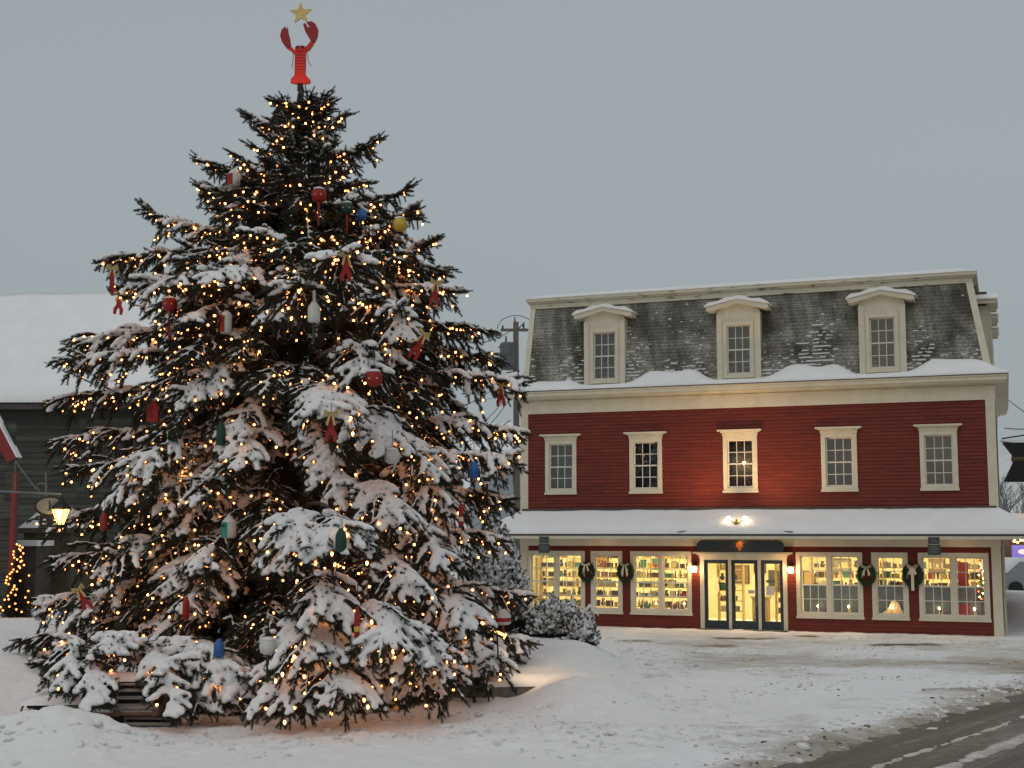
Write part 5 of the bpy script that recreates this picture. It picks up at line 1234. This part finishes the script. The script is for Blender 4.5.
make_trap((tp.x-1.1, tp.y+.4, -.1), R(6), 'snow-covered lobster trap at the left under a drooping branch')

# ------------------------------------------------------------------ shrubs
def shrub(name, loc, rx, ry, rz_, label, snow, seed, conic=False, nst=260):
    r2 = random.Random(seed); o = empty(name, loc); tag(o, label, 'shrub'); P, D, Ls, Rs = [], [], [], []; sP, sD, sS = [], [], []; st = MB()
    for i in range(nst):
        a = r2.random()*6.283; ph_ = r2.random()
        el = math.asin(ph_*.98); k = r2.uniform(.78, 1.04)
        if conic: zz = ph_*rz_; rr_ = (1-ph_)**.75; tip = Vector((math.cos(a)*rx*rr_*k, math.sin(a)*ry*rr_*k, zz*k+.1))
        else: tip = Vector((math.cos(a)*math.cos(el)*rx*k, math.sin(a)*math.cos(el)*ry*k, math.sin(el)*rz_*k+.05))
        base = Vector((tip.x*.25, tip.y*.25, tip.z*.3)) ; d = (tip-base).normalized()
        st.tube([base, tip], [.012, .004], 3)
        for j in range(9):
            t = .45+.55*j/8; q = base.lerp(tip, t); dd2 = (d+Vector((r2.uniform(-1, 1), r2.uniform(-1, 1), r2.uniform(-.4, .9)))*.8).normalized()
            l_ = r2.uniform(.08, .15); P.append(tuple(q)); D.append(tuple(dd2)); Ls.append(l_*1.25); Rs.append(.04)
            if r2.random() < snow*(.35+.65*t) and q.z > .15*rz_: e_ = q+dd2*l_*.45+UP*.026; sP.append(tuple(e_)); sD.append(tuple((dd2.x, dd2.y, dd2.z*.3))); s_ = r2.uniform(.034, .064); sS.append((s_*1.3, s_, s_*.7))
    build_twigs('foliage', P, D, Ls, Rs, M['needles'], o); build_snow('snow_clumps', sP, sD, sS, M['tree_snow'], o, .022); st.build('stems', M['bark'], o)
    return o
p = at(558, 640, 29.5); shrub('snowy_shrub', (p.x, 29.5, gz(p.x, 29.5)-.12), .68, .62, .88, 'rounded bush flecked with snow in front of the left shop window', 1.0, 4)
p = at(581, 640, 28.6); shrub('snowy_shrub', (p.x, 28.6, gz(p.x, 28.6)-.12), .35, .35, .62, 'small snow-flecked bush at the right foot of the rounded bush', .9, 14, nst=90)
p = at(497, 640, 30.5); shrub('snowy_evergreen', (p.x, 30.5, gz(p.x, 30.5)-.1), 1.05, 1.0, 2.55, 'tall conical evergreen buried in snow behind the right side of the spruce', 1.0, 6, True, 420)
# little white house-shaped box on a post by the bush
p = at(590, 615, 28.9); bx = empty('birdhouse', (p.x, 28.9, p.z)); tag(bx, 'little white peaked box covered in snow at the right of the rounded bush', 'birdhouse')
mb = MB(); mb.box(-.10, .10, -.08, .08, -.12, .02); mb.prism([(-.10, .02), (.10, .02), (0, .12)], -.08, .08); mb.build('box', M['white'], bx)
mb = MB(); mb.prism([(-.18, -.02), (0, .17), (.18, -.02), (.17, .05), (0, .24), (-.17, .05)], -.13, .13); mb.build('snow_roof', M['snow'], bx)
mb = MB(); mb.tube([(0, 0, -.12), (0, 0, -.8)], .03); mb.build('post', M['bark'], bx)

# ------------------------------------------------------------------ barn at the left
bn = empty('barn', (-16.1, 42, 0), R(-1.5)); tag(bn, 'weathered dark grey barn with a huge snow-covered roof behind the spruce', 'barn')
mb = MB()
for i in range(40):
    z0 = .18*i; mb.add([(-12, -.0-.02, z0), (9.5, -.02, z0), (9.5, .0, z0+.18), (-12, .0, z0+.18)], [(0, 1, 2, 3)]); mb.add([(-12, 0, z0), (9.5, 0, z0), (9.5, -.02, z0), (-12, -.02, z0)], [(0, 1, 2, 3)])
mb.box(-12, 9.5, .01, 9, 0, 7.0); mb.build('wall', M['barn'], bn)
mb = MB(); mb.prism([(0, 0), (0, 1)], 0, 1) if False else mb
mb.add([(-12.6, -.5, 6.88), (10, -.5, 6.88), (10, 5, 11.3), (-12.6, 5, 10.95), (-12.6, 10.4, 6.9), (10, 10.4, 6.9)], [(0, 1, 2, 3), (3, 2, 5, 4), (0, 3, 4), (1, 5, 2)]); mb.build('roof', M['barn'], bn)
mb = MB(); snow_slope(mb, (-12.6, 5, 11.0), (10, 5, 11.35), (-12.6, -.58, 6.93), (10, -.58, 6.93), 90, 16, .22, 12); mb.build('roof_snow', M['snow'], bn, True)
mb = MB(); mb.box(-12.6, 10, -.52, -.48, 6.72, 6.9); mb.build('eave_board', M['dark'], bn)
# thin cable across the snowy roof
def wire(name, a, b, sag, label, r=.012, cat='cable'):
    a = Vector(a); b = Vector(b); mb = MB(); mb.tube([a.lerp(b, t/16)-UP*sag*4*(t/16)*(1-t/16) for t in range(17)], r, 4)
    o = mb.build(name, M['black']); tag(o, label, cat); return o
wire('overhead_cable', at(44, 362, 38), at(260, 432, 38), .2, 'thin cable slanting across the snowy barn roof')
wire('overhead_cable', at(84, 380, 38.4), at(260, 440, 38.4), .2, 'second thin cable just below the first on the barn roof')

# red-trimmed shed at the far left edge
sh = empty('red_trimmed_shed', (0, 0, 0)); tag(sh, 'dark slatted shed with red corner post and red roof edge at the left frame edge', 'shed')
Ys = 31.0; pc = at(15, 465, Ys); xr = pc.x
mb = MB()
for i in range(34):
    z0 = .16*i; mb.add([(xr-6, Ys-.02, z0), (xr, Ys-.02, z0), (xr, Ys, z0+.16), (xr-6, Ys, z0+.16)], [(0, 1, 2, 3)]); mb.add([(xr-6, Ys, z0), (xr, Ys, z0), (xr, Ys-.02, z0), (xr-6, Ys-.02, z0)], [(0, 1, 2, 3)])
mb.box(xr-6, xr, Ys+.01, Ys+.3, 0, 4.35); mb.build('wall', M['barn'], sh)
mb = MB(); mb.box(xr-.04, xr+.06, Ys-.06, Ys+.08, -.1, pc.z-.15); mb.build('corner_post', M['red_dark'], sh)
p0 = at(-25, 372, Ys); p1 = at(20, 458, Ys)
mb = MB(); dv = Vector((p1.x-p0.x, 0, p1.z-p0.z)); nv = Vector((-dv.z, 0, dv.x)).normalized()*(-.1)
if nv.z > 0: nv = -nv
q0 = Vector((p0.x, Ys-.25, p0.z)); q1 = Vector((p1.x, Ys-.25, p1.z))
def quadbox(mb, a, b, off, dy):
    mb.add([a, b, b+off, a+off]+[v+Vector((0, dy, 0)) for v in (a, b, b+off, a+off)], [(0, 1, 2, 3), (7, 6, 5, 4), (0, 4, 5, 1), (1, 5, 6, 2), (2, 6, 7, 3), (3, 7, 4, 0)])
quadbox(mb, q0, q1, nv*2.4, .08); mb.build('rake_board', M['red_dark'], sh)
mb = MB(); quadbox(mb, q0+Vector((0, .0, .002)), q1+Vector((0, .0, .002)), -nv*.35, .3); mb.build('roof_snow', M['snow'], sh)
mb = MB(); quadbox(mb, q0+nv*.1+Vector((0, .1, 0)), q1+nv*.1+Vector((0, .1, 0)), nv*.6, .25); mb.build('roof', M['dark'], sh)
# bracket with oval sign
br = empty('hanging_sign', (0, 0, 0)); tag(br, 'oval sign in a black ring hanging from a long iron bar at the left', 'sign'); Yb = 21.8; kb = Yb/28.6
a = at(-60, 489, Yb); b = at(62, 494, Yb); c = at(15, 461, Yb); d = at(36, 489, Yb)
mb = MB(); mb.tube([a, b], .025*kb); mb.tube([c, d], .018*kb); mb.tube([c, at(15, 491, Yb)], .015*kb); mb.tube([at(46, 472, Yb), at(46, 500, Yb)], .02*kb); mb.tube([a+Vector((.1, 0, 1)), Vector((a.x+.1, Yb, -.1))], .06)
mb.tube([at(42+5*math.cos(t*.6), 487-4*math.sin(t*.6), Yb) for t in range(8)], .014, 5); mb.build('bracket', M['steel'], br)
cc = at(50, 506, Yb); mb = MB(); mb.tube([(cc.x+.31*kb*math.cos(t*PI/12), Yb, cc.z+.2*kb*math.sin(t*PI/12)) for t in range(25)], .028*kb, 6, False); mb.build('ring', M['black'], br)
mb = MB(); mb.prism([(cc.x+.29*kb*math.cos(t*PI/12), cc.z+.18*kb*math.sin(t*PI/12)) for t in range(24)], Yb-.01, Yb+.01); mb.build('sign_panel', mat('oval_sign_panel', (.16, .16, .15), .6), br)
mb = MB(); mb.box(cc.x-.01, cc.x+.01, Yb-.02, Yb-.011, cc.z-.06, cc.z+.08); mb.box(cc.x-.045, cc.x+.045, Yb-.02, Yb-.011, cc.z-.075, cc.z-.062); mb.build('emblem', M['black'], br)
mb = MB()
for k in range(3): q = at(52, 517.5+k*4.2, Yb); mb.box(q.x-.24*kb, q.x+.24*kb, Yb-.015, Yb+.015, q.z-.028*kb, q.z+.028*kb)
mb.build('name_slat', M['black'], br)
for k in (-1, 1): mb = MB(); mb.tube([(cc.x+k*.2*kb, Yb, cc.z-.1), (cc.x+k*.2*kb, Yb, cc.z-.6*kb)], .008, 4); mb.build('chain', M['black'], br)
# small snow-roofed kiosk behind the sign
kk = empty('kiosk', (0, 0, 0)); tag(kk, 'low dark kiosk with a pointed snow roof behind the oval sign', 'kiosk'); Yk = 34
k0 = at(18, 528, Yk); k1 = at(42, 510, Yk); k2 = at(74, 528, Yk)
mb = MB(); mb.prism([(k0.x, k0.z), (k2.x, k2.z), (k1.x+.3, k1.z), (k1.x-.05, k1.z)], Yk, Yk+1.6); mb.build('snow_roof', M['snow'], kk)
mb = MB(); mb.box(k0.x+.12, k2.x-.1, Yk+.1, Yk+1.5, 0, k0.z); mb.box(k0.x, k2.x, Yk+.02, Yk+1.5, k0.z-.12, k0.z-.003); mb.build('wall', mat('brown_kiosk_wall', (.06, .045, .03), .8, c2=(.1, .08, .05), scale=3), kk)
q = at(14, 541, Yk-1.2); q2 = at(40, 546, Yk-1.2); mb = MB(); mb.box(q.x, q2.x, Yk-1.4, Yk-.2, q2.z, q2.z+.13); mb.build('snow_ledge', M['snow'], kk); mb = MB(); mb.box(q.x+.05, q2.x-.05, Yk-1.3, Yk-.2, 0, q2.z-.003); mb.build('counter', M['dark'], kk)
# yellow lantern
Yl = Yb; q = at(61, 514, Yl); la = empty('hanging_lantern', q); tag(la, 'glowing yellow lantern hanging from the iron bar at the left edge of the spruce', 'lantern')
mb = MB(); mb.lathe([(.045, -.14), (.10, .0), (.12, .06), (.0, .06)], n=12); mb.build('lamp_glass', M['yellamp'], la)
mb = MB(); mb.lathe([(.14, .07), (.12, .1), (.04, .17), (.015, .22)], n=12); mb.lathe([(.03, -.2), (.05, -.145)], n=10)
for k in range(6): a_ = k*PI/3; mb.tube([(.048*math.cos(a_), .048*math.sin(a_), -.14), (.125*math.cos(a_), .125*math.sin(a_), .07)], .007, 4)
mb.build('lamp_frame', M['black'], la); la.scale = (1.2, 1.2, 1.2); mb = MB(); mb.tube([(0, 0, .2), (0, 0, .30)], .012, 6); mb.build('hook', M['black'], la)
light('POINT', 'lantern_light', (q.x, Yl-.25, q.z), 6, (1, .6, .2), None, .06)
# little lit tree by the red post
q = at(17, 604, 29.5); lt2 = empty('small_lit_tree', (q.x, 29.5, gz(q.x, 29.5))); tag(lt2, 'small bush wound with orange lights at the foot of the red post', 'shrub')
P, D, Ls, Rs = [], [], [], []
ht = at(17, 548, 29.5).z-lt2.location.z
for i in range(330):
    t = i/330; a_ = i*2.4; r_ = .33*(1-t)+.04; P.append((0, 0, ht*t)); D.append((math.cos(a_), math.sin(a_), -.2)); Ls.append(r_); Rs.append(.04)
build_twigs('foliage', P, D, Ls, Rs, M['needles'], lt2); mb = MB(); mb.tube([(0, 0, -.1), (0, 0, ht)], .02); mb.build('trunk', M['bark'], lt2)
bm2 = MB(); bm2.ball((0, 0, 0), .021, 7, 5); b0 = None
M['orangebulb'] = mat('orange_bulb_glow', (1, .4, .1), .5, emit=(1, .28, .06), es=5)
for i in range(48):
    t = (i+rr.uniform(-.5, .5))/48; a_ = -PI/2+rr.uniform(-1.5, 1.5); r_ = (.33*(1-t)+.07)*rr.uniform(.75, 1.15); l_ = (r_*math.cos(a_), r_*math.sin(a_), ht*t+.1)
    if b0 is None: b0 = bm2.build('bulb', M['orangebulb'], lt2); o = b0
    else: o = b0.copy(); col.objects.link(o)
    o.parent = lt2; o.location = l_

# ------------------------------------------------------------------ pole, wires, far things
up_ = empty('utility_pole', (at(517, 400, 60).x, 60, 0)); tag(up_, 'wooden utility pole with a grey transformer left of the shop roof', 'utility pole')
zt = at(515, 322, 60).z; k_ = 60/F
mb = MB(); mb.tube([(0, 0, 0), (-.05, 0, zt)], [.17, .13], 10); mb.build('pole', M['pole'], up_)
mb = MB(); zc = at(515, 330, 60).z; mb.box(-.75, .75, -.06, .06, zc-.06, zc+.06); mb.tube([(0, 0, zc), (.35, 0, zc+.35)], .03); mb.build('crossarm', M['pole'], up_)
for x, h in ((-.65, .16), (-.1, .55), (.3, .3), (.65, .2)):
    mb = MB(); mb.lathe([(.03, 0), (.055, .05), (.03, .08), (.055, .12), (.02, h)], (x, 0, zc+.05), 8); mb.build('insulator', M['dark'], up_)
zc2 = at(508, 370, 60).z; zt2 = at(508, 343, 60).z
mb = MB(); mb.lathe([(.30, zc2), (.36, zc2+.05), (.36, zt2-.08), (.30, zt2)], (-.42, -.1, 0), 16); tr_ = mb.build('transformer', M['steel'], up_)
mb = MB(); mb.box(-.84, -.0, -.14, -.06, zt2-.25, zt2-.17); mb.build('transformer_band', M['steel'], tr_); mb = MB(); mb.lathe([(.05, 0), (.03, .3)], (-.5, -.1, zt2), 8); mb.build('bushing', M['dark'], tr_)
mb = MB(); mb.tube([(-.05-.85*math.cos(t*PI/10), 0, zc+.05+.62*math.sin(t*PI/10)) for t in range(11)], .015, 4); mb.tube([(-.7, -.1, zc2), (-.85, 0, zc2-.5), (-.2, 0, zc2-.75), (.0, 0, zc2-.5)], .02, 4); mb.build('loop_wire', M['black'], up_)
px0 = up_.location.x
for i, (u0, v0, v1) in enumerate(((430, 330, 331), (430, 410, 372), (430, 452, 392), (430, 470, 398), (430, 440, 420))):
    e_ = at(u0, v0, 45+i*4); s0 = Vector((px0-.3, 60, at(512, v1, 60).z))
    wire('power_line', e_, s0, .5, ['top thin power line left of the utility pole', 'power line just under the transformer', 'sagging power line between spruce and shop', 'lower sagging power line between spruce and shop', 'lowest line between the spruce and the shop eave'][i], .018)
for i, (a_, b_) in enumerate((((1006, 398), (1060, 432)), ((1004, 428), (1060, 424)), ((1000, 441), (1060, 441)))):
    wire('power_line', at(a_[0], a_[1], 55), at(b_[0], b_[1], 45), .1, ['slanting wire right of the shop eave', 'level wire above the black sign', 'lower wire just above the black sign'][i], .02)

# pale house seen between spruce and shop
hs = empty('distant_house', (0, 0, 0)); tag(hs, 'pale blue-grey house seen in the gap between the spruce and the shop', 'house')
a = at(470, 505, 72); b = at(560, 505, 72); zt_ = at(500, 452, 72).z
mb = MB(); mb.box(a.x, b.x, 72, 80, 0, zt_); mb.build('wall', M['farwall'], hs)
mb = MB(); mb.prism([(a.x-.3, zt_-.1), (b.x+.3, zt_-.1), (b.x+.3, zt_+.1), (a.x-.3, zt_+.1)], 71.6, 76); mb.add([(a.x-.3, 71.6, zt_+.1), (b.x+.3, 71.6, zt_+.1), (b.x+.3, 76, zt_+1.9), (a.x-.3, 76, zt_+1.9)], [(0, 1, 2, 3)]); mb.build('roof_snow', M['snow'], hs)
for u in (488, 515):
    q0 = at(u-2, 484, 72); q1 = at(u+2, 470, 72); mb = MB(); mb.box(q0.x, q1.x, 71.95, 72.02, q0.z, q1.z); mb.build('window', M['black'], hs)

# bare trees in the distance, the misty air painted into their grey
M['frost'] = mat('frosted_twigs', (.17, .18, .185), .95, c2=(.27, .28, .29), scale=.5)
def bare_tree(seed, h):
    r2 = random.Random(seed); mb = MB(); tw = MB()
    def rec(p, d, l, r_, n):
        q = p+d*l; (mb if n > 2 else tw).tube([p, p.lerp(q, .5)+Vector((r2.uniform(-1, 1), r2.uniform(-1, 1), 0))*l*.05, q], [r_, r_*.85, r_*.7], 4 if n < 4 else 6, False)
        if n == 0: return
        for k in range(3 if n > 1 else 4):
            nd = (d+Vector((r2.uniform(-1, 1), r2.uniform(-1, 1), r2.uniform(-.3, .6)))*.75).normalized(); rec(p.lerp(q, r2.uniform(.6, 1)), nd, l*r2.uniform(.62, .82), r_*.6, n-1)
    rec(Vector((0, 0, 0)), Vector((0, 0, 1)), h*.28, h*.018, 5); return mb, tw
tps = [bare_tree(20+i, 9) for i in range(3)]; roots = []
spots = [(483, 95, 'behind the spruce edge', 1.0), (493, 92, 'left of the two in the gap beside the shop', 1.05), (505, 98, 'in the middle of the gap beside the shop', 1.1), (516, 94, 'against the shop corner in the gap', 1.0), (1000, 80, 'behind the right corner of the shop', 1.5), (1012, 84, 'beside the black sign', 1.6), (1026, 78, 'at the right frame edge', 1.5)]
for i, (u, Y, lb, sc_) in enumerate(spots):
    x = at(u, 500, Y).x; k = i % 3
    if i < 3:
        o = empty('bare_tree'); t_ = tps[k][0].build('trunk', M['frost'], o); tps[k][1].build('crown', M['frost'], o); roots.append(o)
    else: o = copy_tree(roots[k])
    o.location = (x, Y, gz(x, Y)-.2); o.rotation_euler = (0, 0, i*1.3); s_ = sc_*.62; o.scale = (s_, s_, s_); tag(o, 'frosted bare tree far off, '+lb, 'tree', 'frosted bare trees in the distance')

# right edge: black hanging sign, distant lit shop, snow bank
Yq = 33.0
def pq(u, v, Y=Yq): q = at(u, v, Y); return (q.x, q.z)
sg2 = empty('black_hanging_sign', (0, 0, 0)); tag(sg2, 'black waisted sign with a gold knob band at the right frame edge', 'sign')
mb = MB(); mb.prism([pq(1002, 442.5), pq(1012, 455), pq(1013, 463), pq(1004, 482), pq(1052, 482), pq(1044, 463), pq(1044, 455), pq(1054, 442.5)], Yq-.04, Yq+.04); mb.build('sign_panel', M['black'], sg2)
a_ = pq(1012, 459); b_ = pq(1045, 459); mb = MB(); mb.tube([(a_[0], Yq, a_[1]), (b_[0], Yq, b_[1])], .065, 10); mb.build('gold_band', mat('dull_gold', (.16, .10, .03), .5, c2=(.03, .02, .01), scale=14), sg2)
c_ = pq(1002, 441); d_ = pq(1060, 441); mb = MB(); mb.box(c_[0], d_[0], Yq-.05, Yq+.05, c_[1], c_[1]+.04); mb.build('snow_strip', M['snow'], sg2)
mb = MB(); q = pq(1058, 430); mb.tube([(q[0], Yq, gz(q[0], Yq)), (q[0], Yq, q[1]+.4)], .06, 8); mb.tube([(q[0], Yq, q[1]), (c_[0], Yq, c_[1]+.06)], .02, 6); mb.build('post', M['black'], sg2)
ds = empty('distant_shop', (0, 0, 0)); tag(ds, 'small far shop with a purple lit sign and snowy awning at the right edge', 'building'); Yd = 62
x0, z0 = pq(985, 600, Yd); x1, z1 = pq(1075, 520, Yd)
mb = MB(); mb.box(x0, x1, Yd, Yd+6, 0, z1); mb.build('wall', M['dark'], ds); mb = MB(); mb.box(x0-.3, x1+.3, Yd-.5, Yd+6, z1+.003, z1+.3); mb.build('roof_snow', M['snow'], ds)
s0 = pq(1007, 558, Yd); s1 = pq(1044, 545, Yd); M['purple'] = mat('purple_sign_glow', (.1, .1, .3), .5, emit=(.16, .13, .42), es=1.0)
mb = MB(); mb.box(s0[0], s1[0], Yd-.75, Yd-.6, s0[1], s1[1]); g_ = mb.build('lit_sign', M['purple'], ds)
mb = MB(); t0 = pq(1012, 554, Yd); t1 = pq(1022, 549, Yd); mb.prism([(lerp(t0[0], t1[0], .5+.5*math.cos(k*.52)), lerp(t0[1], t1[1], .5+.5*math.sin(k*.52))) for k in range(12)], Yd-.78, Yd-.755); mb.build('sign_emblem', mat('pink_glow', (1, .6, .6), .5, emit=(1, .55, .5), es=.9), g_)
for i in range(7):
    q = pq(1008+3.2*i, 541+1.5*math.sin(i*2), Yd); mb = MB(); mb.ball((q[0], Yd-.8, q[1]), .06, 7, 5); mb.build('bulb', M['orangebulb'] if i % 2 else M['flame'], ds)
a0 = pq(1005, 567, Yd); a1 = pq(1050, 562, Yd); mb = MB(); mb.box(a0[0], a1[0], Yd-1.2, Yd, a0[1], a0[1]+.15); mb.build('awning_snow', M['snow'], ds); mb = MB(); mb.box(a0[0], a1[0], Yd-1.15, Yd, a0[1]-.35, a0[1]-.003); mb.build('awning', M['green'], ds)
light('POINT', 'far_shop_light', (at(1016, 570, Yd-3).x, Yd-3, at(1016, 570, Yd-3).z), 60, (1, .6, .4), None, .3)
# car under snow beyond the corner
cr_ = empty('parked_car', (at(1030, 600, 57).x, 57, gz(at(1030, 600, 57).x, 57)), R(15)); tag(cr_, 'snow-covered parked car beyond the right corner of the shop', 'car')
mb = MB(); mb.prism([(-2.1, .3), (2.1, .3), (2.15, .75), (1.9, .95), (1.0, 1.0), (.5, 1.42), (-1.0, 1.45), (-1.6, 1.0), (-2.1, .95)], -.85, .85); mb.build('body', mat('grey_car_paint', (.25, .26, .27), .4), cr_)
mb = MB(); mb.prism([(-2.1, .96), (-1.6, 1.02), (-1.0, 1.46), (.5, 1.43), (1.0, 1.02), (1.9, .96), (1.95, 1.1), (1.1, 1.2), (.55, 1.6), (-1.05, 1.63), (-1.7, 1.2), (-2.1, 1.12)], -.8, .8); mb.build('snow_cover', M['snow'], cr_)
for x in (-1.3, 1.3):
    for y in (-.85, .85):
        mb = MB(); mb.tube([(x, y-.1, .33), (x, y+.1, .33)], .33, 16); mb.build('wheel', M['black'], cr_)
# downpipe at the right corner of the shop
mb = MB(); mb.tube([(.09, .1, 2.7), (.09, .1, .1)], .04, 8); mb.build('downpipe', M['soffit'], B)
